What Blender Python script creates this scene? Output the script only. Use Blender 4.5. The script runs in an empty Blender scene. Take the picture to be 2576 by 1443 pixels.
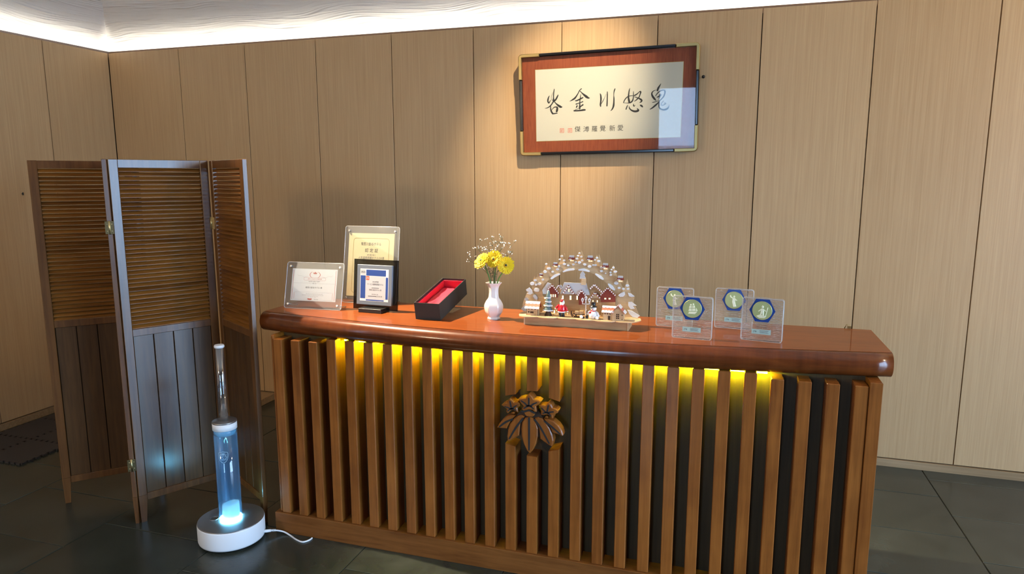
import bpy, bmesh, math, random
from mathutils import Vector, Matrix
R = math.radians
random.seed(7)
sc = bpy.context.scene
C = sc.collection
# ------------------------------------------------------------ camera
F_PX, YAW, PITCH, ROLL = 1723.23, 0.30256, 0.15850, -0.00082
cam_d = bpy.data.cameras.new('camera'); cam = bpy.data.objects.new('camera', cam_d); C.objects.link(cam)
cam_d.sensor_fit = 'HORIZONTAL'; cam_d.sensor_width = 36.0; cam_d.lens = F_PX * 36.0 / 2576.0
fwd = Vector((-math.sin(YAW)*math.cos(PITCH), math.cos(YAW)*math.cos(PITCH), -math.sin(PITCH)))
rgt = Vector((math.cos(YAW), math.sin(YAW), 0)); upv = rgt.cross(fwd)
r2 = math.cos(ROLL)*rgt + math.sin(ROLL)*upv; u2 = -math.sin(ROLL)*rgt + math.cos(ROLL)*upv
M = Matrix((r2, u2, -fwd)).transposed().to_4x4(); M.translation = Vector((0, 0, 1.6))
cam.matrix_world = M; cam_d.clip_start = 0.05
sc.camera = cam
# ------------------------------------------------------------ view, world, lights
sc.view_settings.view_transform = 'Standard'; sc.view_settings.look = 'None'
sc.view_settings.gamma = 1.0; sc.view_settings.use_curve_mapping = False
sc.view_settings.exposure = 0.0
try:
    sc.cycles.use_denoising = True; sc.cycles.max_bounces = 8; sc.cycles.transparent_max_bounces = 20; sc.cycles.adaptive_threshold = 0.02
    sc.cycles.sample_clamp_indirect = 6.0
except Exception: pass
SKY, COVE, LED, SPOT_A, SPOT_B, GLOW, FILL = 21.0, 16.0, 380.0, 1400.0, 760.0, 140.0, 140.0
world = bpy.data.worlds.new('sky'); sc.world = world; world.use_nodes = True
bg = world.node_tree.nodes['Background']
bg.inputs[0].default_value = (0.40, 0.65, 1.0, 1); bg.inputs[1].default_value = SKY
def spot(name, loc, target, power, size, blend, col, radius):
    d = bpy.data.lights.new(name, 'SPOT'); d.energy = power; d.spot_size = R(size); d.spot_blend = blend
    d.color = col; d.shadow_soft_size = radius
    o = bpy.data.objects.new(name, d); C.objects.link(o); o.location = loc
    o.rotation_euler = (Vector(target) - Vector(loc)).to_track_quat('-Z', 'Y').to_euler()
    return o
spot('ceiling_spot_counter', (-2.62, 2.56, 3.35), (-1.05, 2.70, 1.0), SPOT_A, 38, 0.9, (1.0, 0.80, 0.55), 0.02)
spot('ceiling_spot_picture', (-0.12, 2.4, 3.85), (-0.96, 4.06, 1.98), SPOT_B, 27, 1.0, (1.0, 0.84, 0.62), 0.03)
for k, (lx, ly, lz, lp_) in enumerate(((-3.5, -1.7, 2.15, 1.0), (3.15, 2.1, 2.5, 0.95))):  # unseen warm point lights, added as fill for walls and slat edges
    d = bpy.data.lights.new('fill_light', 'POINT'); d.energy = FILL*lp_; d.color = (1.0, 0.79, 0.54); d.shadow_soft_size = 0.18
    o = bpy.data.objects.new('fill_light', d); C.objects.link(o); o.location = (lx, ly, lz)
def portal(loc, rot, sx, sy):
    d = bpy.data.lights.new('window_portal', 'AREA'); d.shape = 'RECTANGLE'; d.size = sx; d.size_y = sy
    d.cycles.is_portal = True
    o = bpy.data.objects.new('window_portal', d); C.objects.link(o); o.location = loc; o.rotation_euler = rot
# ------------------------------------------------------------ materials
MAT = {}
def nt(name):
    m = bpy.data.materials.new(name); m.use_nodes = True; MAT[name] = m
    n = m.node_tree.nodes; n.clear()
    out = n.new('ShaderNodeOutputMaterial'); return m, n, m.node_tree.links, out
def plain(name, col, rough=0.5, metal=0.0, coat=0.0, emit=None, es=0.0, spec=0.5, bump=None):
    m, n, l, out = nt(name); b = n.new('ShaderNodeBsdfPrincipled'); l.new(b.outputs[0], out.inputs[0])
    b.inputs['Base Color'].default_value = (*col, 1); b.inputs['Roughness'].default_value = rough
    b.inputs['Metallic'].default_value = metal; b.inputs['Coat Weight'].default_value = coat
    b.inputs['Coat Roughness'].default_value = 0.06; b.inputs['Specular IOR Level'].default_value = spec
    if emit: b.inputs['Emission Color'].default_value = (*emit, 1); b.inputs['Emission Strength'].default_value = es
    if bump:
        tc = n.new('ShaderNodeTexCoord'); tx = n.new('ShaderNodeTexNoise'); tx.inputs['Scale'].default_value = bump[0]
        tx.inputs['Detail'].default_value = 4; bp = n.new('ShaderNodeBump'); bp.inputs['Strength'].default_value = bump[1]; bp.inputs['Distance'].default_value = bump[2]
        l.new(tc.outputs['Object'], tx.inputs['Vector']); l.new(tx.outputs[0], bp.inputs['Height']); l.new(bp.outputs[0], b.inputs['Normal'])
    return m
def wood(name, dark, light, grain, rough=0.4, coat=0.0, coat_r=0.08, bump=0.1, patch=(2.0, 0.35), rnd=1.0, contrast=(0.3, 0.7), fig=None):
    """procedural wood: fine streaks (grain = scale vector), slow patches, per-object shift of the figure"""
    m, n, l, out = nt(name); b = n.new('ShaderNodeBsdfPrincipled'); l.new(b.outputs[0], out.inputs[0])
    tc = n.new('ShaderNodeTexCoord'); oi = n.new('ShaderNodeObjectInfo')
    mul = n.new('ShaderNodeVectorMath'); mul.operation = 'SCALE'; mul.inputs[0].default_value = (7.3, 5.1, 9.7)
    l.new(oi.outputs['Random'], mul.inputs['Scale'])
    add = n.new('ShaderNodeVectorMath'); l.new(tc.outputs['Object'], add.inputs[0]); l.new(mul.outputs[0], add.inputs[1])
    mp = n.new('ShaderNodeMapping'); mp.inputs['Scale'].default_value = grain; l.new(add.outputs[0], mp.inputs['Vector'])
    t1 = n.new('ShaderNodeTexNoise'); t1.inputs['Scale'].default_value = 1.0; t1.inputs['Detail'].default_value = 6; t1.inputs['Roughness'].default_value = 0.62; t1.inputs['Distortion'].default_value = 0.4
    l.new(mp.outputs[0], t1.inputs['Vector'])
    t2 = n.new('ShaderNodeTexNoise'); t2.inputs['Scale'].default_value = patch[0]; t2.inputs['Detail'].default_value = 2; l.new(add.outputs[0], t2.inputs['Vector'])
    mix = n.new('ShaderNodeMath'); mix.operation = 'MULTIPLY_ADD'; mix.inputs[1].default_value = patch[1]; l.new(t2.outputs[0], mix.inputs[0]); l.new(t1.outputs[0], mix.inputs[2])
    sub = n.new('ShaderNodeMath'); sub.operation = 'SUBTRACT'; sub.inputs[1].default_value = patch[1]*0.5; l.new(mix.outputs[0], sub.inputs[0])
    last = sub
    if fig:
        mf = n.new('ShaderNodeMapping'); mf.inputs['Scale'].default_value = fig[0]; l.new(add.outputs[0], mf.inputs['Vector'])
        t3 = n.new('ShaderNodeTexNoise'); t3.inputs['Scale'].default_value = 1.0; t3.inputs['Detail'].default_value = 3; l.new(mf.outputs[0], t3.inputs['Vector'])
        ma = n.new('ShaderNodeMath'); ma.operation = 'MULTIPLY_ADD'; ma.inputs[1].default_value = fig[1]; l.new(t3.outputs[0], ma.inputs[0]); l.new(sub.outputs[0], ma.inputs[2])
        s2 = n.new('ShaderNodeMath'); s2.operation = 'SUBTRACT'; s2.inputs[1].default_value = fig[1]*0.5; l.new(ma.outputs[0], s2.inputs[0]); last = s2
    r2_ = n.new('ShaderNodeMath'); r2_.operation = 'MULTIPLY_ADD'; r2_.inputs[1].default_value = 0.16*rnd; l.new(oi.outputs['Random'], r2_.inputs[0]); l.new(last.outputs[0], r2_.inputs[2])
    r3 = n.new('ShaderNodeMath'); r3.operation = 'SUBTRACT'; r3.inputs[1].default_value = 0.08*rnd; l.new(r2_.outputs[0], r3.inputs[0])
    cr = n.new('ShaderNodeValToRGB'); cr.color_ramp.elements[0].position = contrast[0]; cr.color_ramp.elements[1].position = contrast[1]
    cr.color_ramp.elements[0].color = (*dark, 1); cr.color_ramp.elements[1].color = (*light, 1)
    l.new(r3.outputs[0], cr.inputs[0]); l.new(cr.outputs[0], b.inputs['Base Color'])
    b.inputs['Roughness'].default_value = rough; b.inputs['Coat Weight'].default_value = coat; b.inputs['Coat Roughness'].default_value = coat_r
    b.inputs['Specular IOR Level'].default_value = 0.15 if coat else 0.35
    if bump:
        bp = n.new('ShaderNodeBump'); bp.inputs['Strength'].default_value = bump; bp.inputs['Distance'].default_value = 0.002
        l.new(t1.outputs[0], bp.inputs['Height']); l.new(bp.outputs[0], b.inputs['Normal'])
    return m
def sheet(name, tint=(1, 1, 1), alpha=0.0, body=(0.8, 0.8, 0.8), ior=1.5, rough=0.02, bump=None, boost=1.0):
    """clear sheet: transparent body with a fresnel gloss; alpha adds a little diffuse body"""
    m, n, l, out = nt(name)
    tr = n.new('ShaderNodeBsdfTransparent'); tr.inputs[0].default_value = (*tint, 1)
    gl = n.new('ShaderNodeBsdfGlossy'); gl.inputs['Roughness'].default_value = rough; gl.inputs[0].default_value = (1, 1, 1, 1)
    df = n.new('ShaderNodeBsdfDiffuse'); df.inputs[0].default_value = (*body, 1)
    m1 = n.new('ShaderNodeMixShader'); m1.inputs[0].default_value = alpha; l.new(tr.outputs[0], m1.inputs[1]); l.new(df.outputs[0], m1.inputs[2])
    fr = n.new('ShaderNodeLayerWeight'); fr.inputs['Blend'].default_value = 0.5       # Schlick: 0.04 + 0.96 * facing^5, the same from both sides
    fp = n.new('ShaderNodeMath'); fp.operation = 'POWER'; fp.inputs[1].default_value = 5.0; l.new(fr.outputs['Facing'], fp.inputs[0])
    fm = n.new('ShaderNodeMath'); fm.operation = 'MULTIPLY_ADD'; fm.inputs[1].default_value = 0.9; fm.inputs[2].default_value = 0.04*boost; fm.use_clamp = True; l.new(fp.outputs[0], fm.inputs[0])
    m2 = n.new('ShaderNodeMixShader'); l.new(fm.outputs[0], m2.inputs[0]); l.new(m1.outputs[0], m2.inputs[1]); l.new(gl.outputs[0], m2.inputs[2])
    l.new(m2.outputs[0], out.inputs[0])
    if bump:
        tc = n.new('ShaderNodeTexCoord'); mp = n.new('ShaderNodeMapping'); mp.inputs['Scale'].default_value = bump[0]
        tx = n.new('ShaderNodeTexNoise'); tx.inputs['Scale'].default_value = 1; tx.inputs['Detail'].default_value = 2; tx.inputs['Distortion'].default_value = 1.2
        bp = n.new('ShaderNodeBump'); bp.inputs['Strength'].default_value = bump[1]; bp.inputs['Distance'].default_value = bump[2]
        l.new(tc.outputs['Object'], mp.inputs[0]); l.new(mp.outputs[0], tx.inputs['Vector']); l.new(tx.outputs[0], bp.inputs['Height'])
        l.new(bp.outputs[0], gl.inputs['Normal']); l.new(bp.outputs[0], fr.inputs['Normal'])
    return m
def emitter(name, col, s):
    m, n, l, out = nt(name); e = n.new('ShaderNodeEmission'); e.inputs[0].default_value = (*col, 1); e.inputs[1].default_value = s
    l.new(e.outputs[0], out.inputs[0]); return m

wood('wall_oak', (0.41, 0.246, 0.112), (0.58, 0.382, 0.196), (150, 150, 2.2), 0.42, 0.0, bump=0.10, patch=(1.1, 0.22), rnd=0.8, contrast=(0.15, 0.85))
wood('base_oak', (0.24, 0.15, 0.07), (0.38, 0.25, 0.13), (2, 60, 60), 0.45, bump=0.1)
wood('counter_wood', (0.155, 0.043, 0.006), (0.320, 0.106, 0.018), (60, 60, 3.0), 0.45, 0.35, 0.18, bump=0.15, patch=(7, 0.5), contrast=(0.2, 0.8))
wood('counter_back', (0.045, 0.025, 0.007), (0.075, 0.042, 0.013), (60, 60, 3.0), 0.5, bump=0.1, patch=(5, 0.4))  # tone darkened to put shade into the gaps between the slats
wood('plinth_wood', (0.12, 0.039, 0.008), (0.21, 0.078, 0.018), (4, 60, 60), 0.42, 0.15, 0.25, bump=0.12, patch=(6, 0.5))
wood('top_wood', (0.17, 0.034, 0.004), (0.27, 0.066, 0.009), (5, 60, 60), 0.45, 0.52, 0.015, bump=0.0, patch=(5, 0.4), contrast=(0.2, 0.8))
wood('mould_wood', (0.075, 0.016, 0.003), (0.170, 0.042, 0.008), (3, 40, 40), 0.30, 0.55, 0.12, bump=0.0, patch=(3, 0.3), contrast=(0.25, 0.8), fig=((45, 3, 3), 0.45))
wood('screen_wood', (0.080, 0.028, 0.005), (0.155, 0.060, 0.013), (50, 50, 3), 0.55, 1.0, 0.24, bump=0.08, patch=(4, 0.3))
wood('screen_board', (0.055, 0.022, 0.005), (0.10, 0.044, 0.011), (50, 50, 3), 0.55, 1.0, 0.24, bump=0.08, patch=(5, 0.3))
wood('louver_wood', (0.11, 0.037, 0.005), (0.25, 0.095, 0.015), (4, 50, 50), 0.5, 0.3, 0.25, bump=0.08, patch=(4, 0.3))
wood('ply', (0.50, 0.34, 0.18), (0.68, 0.50, 0.29), (8, 80, 80), 0.55, bump=0.1, patch=(9, 0.3))
wood('ply_dark', (0.36, 0.22, 0.10), (0.52, 0.34, 0.17), (8, 80, 80), 0.55, bump=0.1, patch=(9, 0.3))
plain('ink', (0.012, 0.011, 0.010), 0.6); plain('black', (0.012, 0.012, 0.012), 0.35); plain('black_lacquer', (0.006, 0.006, 0.007), 0.18)
plain('black_paper', (0.018, 0.020, 0.018), 0.65); plain('brass', (0.62, 0.50, 0.26), 0.28, 1.0); plain('gold', (0.46, 0.34, 0.14), 0.36, 1.0)
plain('gold_medal', (0.93, 0.90, 0.62), 0.40, 0.45); plain('gold_disc', (0.46, 0.47, 0.20), 0.40, 0.75); plain('steel', (0.62, 0.62, 0.62), 0.25, 1.0); plain('screw', (0.5, 0.5, 0.5), 0.3, 1.0)
plain('white_plastic', (0.82, 0.83, 0.84), 0.35); plain('grey_metal', (0.36, 0.35, 0.34), 0.36, 0.85, bump=(900, 0.05, 0.0005))
plain('paper_white', (0.86, 0.85, 0.82), 0.8); plain('paper_cream', (0.88, 0.76, 0.44), 0.75); plain('paper_art', (0.50, 0.46, 0.35), 0.85)
plain('print_grey', (0.16, 0.15, 0.14), 0.8); plain('print_light', (0.52, 0.50, 0.47), 0.8); plain('print_red', (0.62, 0.12, 0.07), 0.8); plain('print_gold', (0.42, 0.29, 0.06), 0.5)
plain('seal_red', (0.55, 0.12, 0.07), 0.8); plain('plaque_blue', (0.02, 0.07, 0.30), 0.4); plain('plaque_grey', (0.17, 0.20, 0.24), 0.5, bump=(700, 0.15, 0.0006))
plain('plaque_silver', (0.62, 0.63, 0.63), 0.45, 0.2); plain('logo_red', (0.78, 0.13, 0.06), 0.5); plain('label_teal', (0.36, 0.52, 0.48), 0.4)
plain('hex_blue', (0.006, 0.045, 0.26), 0.25, coat=0.5); plain('red_velvet', (0.50, 0.010, 0.035), 0.8); plain('red_satin', (0.70, 0.05, 0.09), 0.4)
plain('porcelain', (0.78, 0.74, 0.70), 0.12, coat=0.6); plain('stem_green', (0.13, 0.24, 0.045), 0.5); plain('twig', (0.10, 0.11, 0.045), 0.6)
plain('petal_yellow', (0.90, 0.66, 0.006), 0.55); plain('petal_core', (0.70, 0.42, 0.01), 0.7); plain('petal_eye', (0.06, 0.07, 0.02), 0.7); plain('bloom_white', (0.84, 0.83, 0.76), 0.7)
plain('snow_white', (0.80, 0.82, 0.84), 0.6); plain('snow_grey', (0.47, 0.49, 0.52), 0.6); plain('toy_red', (0.24, 0.035, 0.018), 0.6); plain('tile_red', (0.55, 0.16, 0.09), 0.6)
plain('coat_red', (0.58, 0.012, 0.022), 0.25, coat=0.4); plain('toy_white', (0.84, 0.84, 0.83), 0.3); plain('toy_skin', (0.86, 0.66, 0.48), 0.5); plain('toy_green', (0.10, 0.16, 0.17), 0.35)
plain('burnt', (0.05, 0.025, 0.012), 0.8); plain('foam_mat', (0.030, 0.022, 0.018), 0.9); plain('grout', (0.022, 0.022, 0.019), 0.9)
plain('outdoor_ground', (0.55, 0.55, 0.53), 0.9); plain('window_frame', (0.20, 0.16, 0.12), 0.5); plain('room_plaster', (0.14, 0.095, 0.06), 0.8)
plain('tiny_lamp', (1.0, 0.8, 0.5), 0.4, emit=(1.0, 0.62, 0.22), es=6.0)
sheet('clear_glass', (0.985, 0.99, 0.99), 0.0, boost=0.3); sheet('clear_acrylic', (0.95, 0.96, 0.96), 0.03, (0.75, 0.8, 0.85), rough=0.03, boost=1.6)
sheet('smoked_acrylic', (0.26, 0.26, 0.27), 0.04, (0.02, 0.02, 0.02), rough=0.03, boost=1.3)
sheet('block_acrylic', (0.93, 0.93, 0.92), 0.025, (0.75, 0.72, 0.70), rough=0.08, bump=((18, 18, 190), 1.0, 0.02), boost=1.8)
sheet('tank_wall', (0.90, 0.95, 0.99), 0.04, (0.30, 0.55, 0.95), rough=0.02, boost=1.4)
emitter('cove_led', (1.0, 0.93, 0.80), COVE); emitter('counter_led', (0.66, 0.92, 0.010), LED); emitter('tank_led', (0.22, 0.72, 1.0), GLOW)
# water: mostly clear, a little blue scatter so that the lamp under it shows
m, n, l, out = nt('tank_water')
t_ = n.new('ShaderNodeBsdfTransparent'); t_.inputs[0].default_value = (0.86, 0.95, 1.0, 1); d_ = n.new('ShaderNodeBsdfTranslucent'); d_.inputs[0].default_value = (0.40, 0.72, 1.0, 1)
x_ = n.new('ShaderNodeMixShader'); x_.inputs[0].default_value = 0.32; l.new(t_.outputs[0], x_.inputs[1]); l.new(d_.outputs[0], x_.inputs[2]); l.new(x_.outputs[0], out.inputs[0])
plain('tank_cup', (0.70, 0.88, 0.95), 0.5, emit=(0.25, 0.75, 1.0), es=0.7)
sheet('pipe_chrome', (0.80, 0.82, 0.84), 0.04, (0.4, 0.42, 0.45), rough=0.05, boost=6.0); sheet('etch', (0.9, 0.95, 1.0), 0.55, (0.55, 0.85, 1.0), rough=0.3)
sheet('tank_refraction', (0.75, 0.92, 1.0), 0.35, (0.30, 0.75, 1.0), rough=0.1)  # cyan body colour imitates light refracted under the cap
sheet('tank_band', (0.86, 0.95, 1.0), 0.10, (0.30, 0.65, 1.0), rough=0.1, boost=0.5)  # pale blue body colour imitates a refracted band of light
sheet('acrylic_highlight', (0.9, 0.92, 0.93), 0.5, (0.80, 0.80, 0.78), rough=0.1, boost=4.0); sheet('acrylic_streak', (0.95, 0.95, 0.95), 0.22, (0.85, 0.82, 0.80), rough=0.15, boost=5.0)  # whitish bodies stand in for bright edge lines and streaks on acrylic
# slate
m, n, l, out = nt('slate'); b = n.new('ShaderNodeBsdfPrincipled'); l.new(b.outputs[0], out.inputs[0])
tc = n.new('ShaderNodeTexCoord'); oi = n.new('ShaderNodeObjectInfo'); ml = n.new('ShaderNodeVectorMath'); ml.operation = 'SCALE'; ml.inputs[0].default_value = (3.7, 9.1, 0); l.new(oi.outputs['Random'], ml.inputs['Scale'])
ad = n.new('ShaderNodeVectorMath'); l.new(tc.outputs['Object'], ad.inputs[0]); l.new(ml.outputs[0], ad.inputs[1])
t1 = n.new('ShaderNodeTexNoise'); t1.inputs['Scale'].default_value = 4.0; t1.inputs['Detail'].default_value = 8; t1.inputs['Roughness'].default_value = 0.6; t1.inputs['Distortion'].default_value = 0.8; l.new(ad.outputs[0], t1.inputs['Vector'])
t2 = n.new('ShaderNodeTexNoise'); t2.inputs['Scale'].default_value = 2.2; t2.inputs['Detail'].default_value = 3; t2.inputs['Distortion'].default_value = 1.5; l.new(ad.outputs[0], t2.inputs['Vector'])
st = n.new('ShaderNodeMath'); st.operation = 'SNAP'; st.inputs[1].default_value = 0.085; l.new(t2.outputs[0], st.inputs[0])
mx = n.new('ShaderNodeMath'); mx.operation = 'MULTIPLY_ADD'; mx.inputs[1].default_value = 2.2; l.new(st.outputs[0], mx.inputs[0]); l.new(t1.outputs[0], mx.inputs[2])
cr = n.new('ShaderNodeValToRGB'); cr.color_ramp.elements[0].position = 0.2; cr.color_ramp.elements[1].position = 0.9
cr.color_ramp.elements[0].color = (0.016, 0.020, 0.015, 1); cr.color_ramp.elements[1].color = (0.052, 0.060, 0.048, 1)
sm = n.new('ShaderNodeMath'); sm.operation = 'MULTIPLY_ADD'; sm.inputs[1].default_value = 0.5; l.new(t1.outputs[0], sm.inputs[0]); l.new(t2.outputs[0], sm.inputs[2]); sm2 = n.new('ShaderNodeMath'); sm2.operation = 'SUBTRACT'; sm2.inputs[1].default_value = 0.25; l.new(sm.outputs[0], sm2.inputs[0])
l.new(sm2.outputs[0], cr.inputs[0]); l.new(cr.outputs[0], b.inputs['Base Color'])
bp = n.new('ShaderNodeBump'); bp.inputs['Strength'].default_value = 0.18; bp.inputs['Distance'].default_value = 0.006; l.new(mx.outputs[0], bp.inputs['Height']); l.new(bp.outputs[0], b.inputs['Normal'])
b.inputs['Roughness'].default_value = 0.24
# trowelled plaster
m, n, l, out = nt('plaster'); b = n.new('ShaderNodeBsdfPrincipled'); l.new(b.outputs[0], out.inputs[0]); b.inputs['Base Color'].default_value = (0.88, 0.86, 0.82, 1); b.inputs['Roughness'].default_value = 0.9
tc = n.new('ShaderNodeTexCoord'); mp = n.new('ShaderNodeMapping'); mp.inputs['Scale'].default_value = (1.0, 1.0, 1.0); l.new(tc.outputs['UV'], mp.inputs[0])
w1 = n.new('ShaderNodeTexNoise'); w1.inputs['Scale'].default_value = 1.6; w1.inputs['Detail'].default_value = 1; l.new(tc.outputs['UV'], w1.inputs['Vector'])
wm = n.new('ShaderNodeVectorMath'); wm.operation = 'MULTIPLY_ADD'; wm.inputs[1].default_value = (0.0, 0.16, 0.0); l.new(w1.outputs['Color'], wm.inputs[0]); l.new(mp.outputs[0], wm.inputs[2])
m2_ = n.new('ShaderNodeMapping'); m2_.inputs['Scale'].default_value = (3.0, 62.0, 1.0); l.new(wm.outputs[0], m2_.inputs[0])
t1 = n.new('ShaderNodeTexNoise'); t1.noise_type = 'RIDGED_MULTIFRACTAL'; t1.inputs['Scale'].default_value = 1.0; t1.inputs['Detail'].default_value = 5; l.new(m2_.outputs[0], t1.inputs['Vector'])
bp = n.new('ShaderNodeBump'); bp.inputs['Strength'].default_value = 1.0; bp.inputs['Distance'].default_value = 0.010; l.new(t1.outputs[0], bp.inputs['Height']); l.new(bp.outputs[0], b.inputs['Normal'])
# mat silk of the picture
wood('silk', (0.17, 0.030, 0.008), (0.26, 0.062, 0.018), (260, 260, 12), 0.5, bump=0.2, patch=(6, 0.25), rnd=0)
# ------------------------------------------------------------ mesh helpers
class MB:
    def __init__(s): s.v = []; s.f = []; s.s = []
    def add(s, vs, fs, sm=False, M=None):
        k = len(s.v)
        s.v += [tuple(M @ Vector(p)) for p in vs] if M else [tuple(p) for p in vs]
        s.f += [tuple(i + k for i in f) for f in fs]; s.s += [sm]*len(fs); return s
    def box(s, x0, x1, y0, y1, z0, z1, b=0, M=None):
        if not b:
            vs = [(x, y, z) for z in (z0, z1) for y in (y0, y1) for x in (x0, x1)]
            return s.add(vs, [(0, 2, 3, 1), (4, 5, 7, 6), (0, 1, 5, 4), (2, 6, 7, 3), (0, 4, 6, 2), (1, 3, 7, 5)], M=M)
        bm = bmesh.new(); bmesh.ops.create_cube(bm, size=1)
        for v in bm.verts: v.co = Vector(((x0+x1)/2 + v.co.x*(x1-x0), (y0+y1)/2 + v.co.y*(y1-y0), (z0+z1)/2 + v.co.z*(z1-z0)))
        bmesh.ops.bevel(bm, geom=bm.edges[:], offset=b, segments=1, affect='EDGES')
        bm.verts.index_update(); vs = [v.co[:] for v in bm.verts]; fs = [[v.index for v in f.verts] for f in bm.faces]; bm.free()
        return s.add(vs, fs, M=M)
    def prism(s, poly, y0, y1, b=0, M=None, sm=False):
        """outline in x,z (front at y0), thickness to y1; b = chamfer of the front edge"""
        a = sum(poly[i][0]*poly[(i+1) % len(poly)][1] - poly[(i+1) % len(poly)][0]*poly[i][1] for i in range(len(poly)))
        if a < 0: poly = poly[::-1]
        n = len(poly); rings = []
        if b:
            inn = []
            for i in range(n):
                p, q, r = Vector(poly[i-1][:2]), Vector(poly[i][:2]), Vector(poly[(i+1) % n][:2])
                e1 = (q-p).normalized() if (q-p).length > 1e-9 else Vector((1, 0)); e2 = (r-q).normalized() if (r-q).length > 1e-9 else e1
                nn = Vector((-e1.y-e2.y, e1.x+e2.x)); nn = nn.normalized() if nn.length > 1e-6 else Vector((-e1.y, e1.x))
                inn.append(q + nn*b)
            rings = [[(p.x, y0, p.y) for p in inn], [(p[0], y0+b, p[1]) for p in poly], [(p[0], y1, p[1]) for p in poly]]
        else: rings = [[(p[0], y0, p[1]) for p in poly], [(p[0], y1, p[1]) for p in poly]]
        vs = [p for r_ in rings for p in r_]; fs = [tuple(range(n))]
        for k in range(len(rings)-1):
            for i in range(n):
                j = (i+1) % n; fs.append((k*n+i, (k+1)*n+i, (k+1)*n+j, k*n+j))
        fs.append(tuple(range(len(vs)-1, len(vs)-n-1, -1)))
        return s.add(vs, fs, sm, M)
    def ribbon(s, pts, y0, y1, M=None):
        """brush stroke: centre line x,z with half widths"""
        P = [Vector(p[:2]) for p in pts]; W = [p[2] for p in pts]
        if len(P) > 2:                                   # smooth the polyline
            Q, X = [], []
            for i in range(len(P)-1):
                p0, p1, p2, p3 = P[max(i-1, 0)], P[i], P[i+1], P[min(i+2, len(P)-1)]
                for t in (0, 0.33, 0.67):
                    Q.append(0.5*((2*p1) + (p2-p0)*t + (2*p0-5*p1+4*p2-p3)*t*t + (3*p1-p0-3*p2+p3)*t**3)); X.append(W[i]*(1-t)+W[i+1]*t)
            Q.append(P[-1]); X.append(W[-1]); P, W = Q, X
        L, Rr = [], []
        for i in range(len(P)):
            d = (P[min(i+1, len(P)-1)] - P[max(i-1, 0)]); d = d.normalized() if d.length > 1e-9 else Vector((1, 0)); nn = Vector((-d.y, d.x))
            L.append(P[i]+nn*W[i]); Rr.append(P[i]-nn*W[i])
        e0 = P[0] - (P[1]-P[0]).normalized()*W[0]*0.8; e1 = P[-1] + (P[-1]-P[-2]).normalized()*W[-1]*0.8
        n = len(P); vs = [(p.x, y0, p.y) for p in L+Rr] + [(e0.x, y0, e0.y), (e1.x, y0, e1.y)]
        m_ = len(vs); vs += [(v[0], y1, v[2]) for v in vs]
        fs = [(i, n+i, n+i+1, i+1) for i in range(n-1)] + [(2*n, n, 0), (2*n+1, n-1, 2*n-1)]
        rim = [2*n] + list(range(n, 2*n)) + [2*n+1] + list(range(n-1, -1, -1))
        fs += [(rim[i], rim[i]+m_, rim[(i+1) % len(rim)]+m_, rim[(i+1) % len(rim)]) for i in range(len(rim))]
        return s.add(vs, fs, False, M)
    def lathe(s, prof, n=24, M=None, sm=True, ph=0):
        vs, fs = [], []
        for r_, z in prof: vs += [(r_*math.cos(2*math.pi*i/n+ph), r_*math.sin(2*math.pi*i/n+ph), z) for i in range(n)]
        for k in range(len(prof)-1):
            for i in range(n):
                j = (i+1) % n; fs.append((k*n+i, k*n+j, (k+1)*n+j, (k+1)*n+i))
        s.add(vs, fs, sm, M); k0 = len(s.v)-len(vs)
        if prof[0][0] > 1e-6: s.f.append(tuple(k0+i for i in range(n-1, -1, -1))); s.s.append(False)
        if prof[-1][0] > 1e-6: s.f.append(tuple(k0+(len(prof)-1)*n+i for i in range(n))); s.s.append(False)
        return s
    def ball(s, c, r_, n=10, sc_=(1, 1, 1), M=None):
        pr = [(math.sin(math.pi*k/(n//2+1))*r_, -math.cos(math.pi*k/(n//2+1))*r_) for k in range(n//2+2)]
        pr[0] = (1e-7, -r_); pr[-1] = (1e-7, r_)
        T = Matrix.Translation(c) @ Matrix.Diagonal((*sc_, 1)); return s.lathe(pr, n, (M @ T) if M else T)
    def tube(s, path, r_, n=8, M=None, cap=True):
        P = [Vector(p) for p in path]; vs, fs = [], []; prev = None
        for i, p in enumerate(P):
            d = (P[min(i+1, len(P)-1)] - P[max(i-1, 0)]).normalized()
            a = prev if prev else (Vector((0, 0, 1)) if abs(d.z) < 0.9 else Vector((1, 0, 0)))
            u = d.cross(a).normalized() if not prev else (a - d*a.dot(d)).normalized(); prev = u; w = d.cross(u)
            rr = r_[i] if isinstance(r_, (list, tuple)) else r_
            vs += [p + (u*math.cos(2*math.pi*k/n) + w*math.sin(2*math.pi*k/n))*rr for k in range(n)]
        for i in range(len(P)-1):
            for k in range(n): fs.append((i*n+k, i*n+(k+1) % n, (i+1)*n+(k+1) % n, (i+1)*n+k))
        if cap: fs += [tuple(range(n-1, -1, -1)), tuple((len(P)-1)*n+k for k in range(n))]
        return s.add(vs, fs, True, M)
    def mesh(s, name):
        me = bpy.data.meshes.new(name); me.from_pydata(s.v, [], s.f); me.update()
        me.polygons.foreach_set('use_smooth', s.s); return me
def spline(pts, k=6):
    P = [Vector(p) for p in pts]; Q = []
    for i in range(len(P)-1):
        p0, p1, p2, p3 = P[max(i-1, 0)], P[i], P[i+1], P[min(i+2, len(P)-1)]
        for j in range(k):
            t = j/k; Q.append(0.5*((2*p1) + (p2-p0)*t + (2*p0-5*p1+4*p2-p3)*t*t + (3*p1-p0-3*p2+p3)*t**3))
    return Q + [P[-1]]
def obj(name, mb, mat, parent=None, loc=None, rot=None):
    me = mb.mesh(name) if isinstance(mb, MB) else mb
    if mat and not me.materials: me.materials.append(MAT[mat])
    o = bpy.data.objects.new(name, me); C.objects.link(o)
    if parent: o.parent = parent
    if loc: o.location = loc
    if rot: o.rotation_euler = rot
    return o
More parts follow.
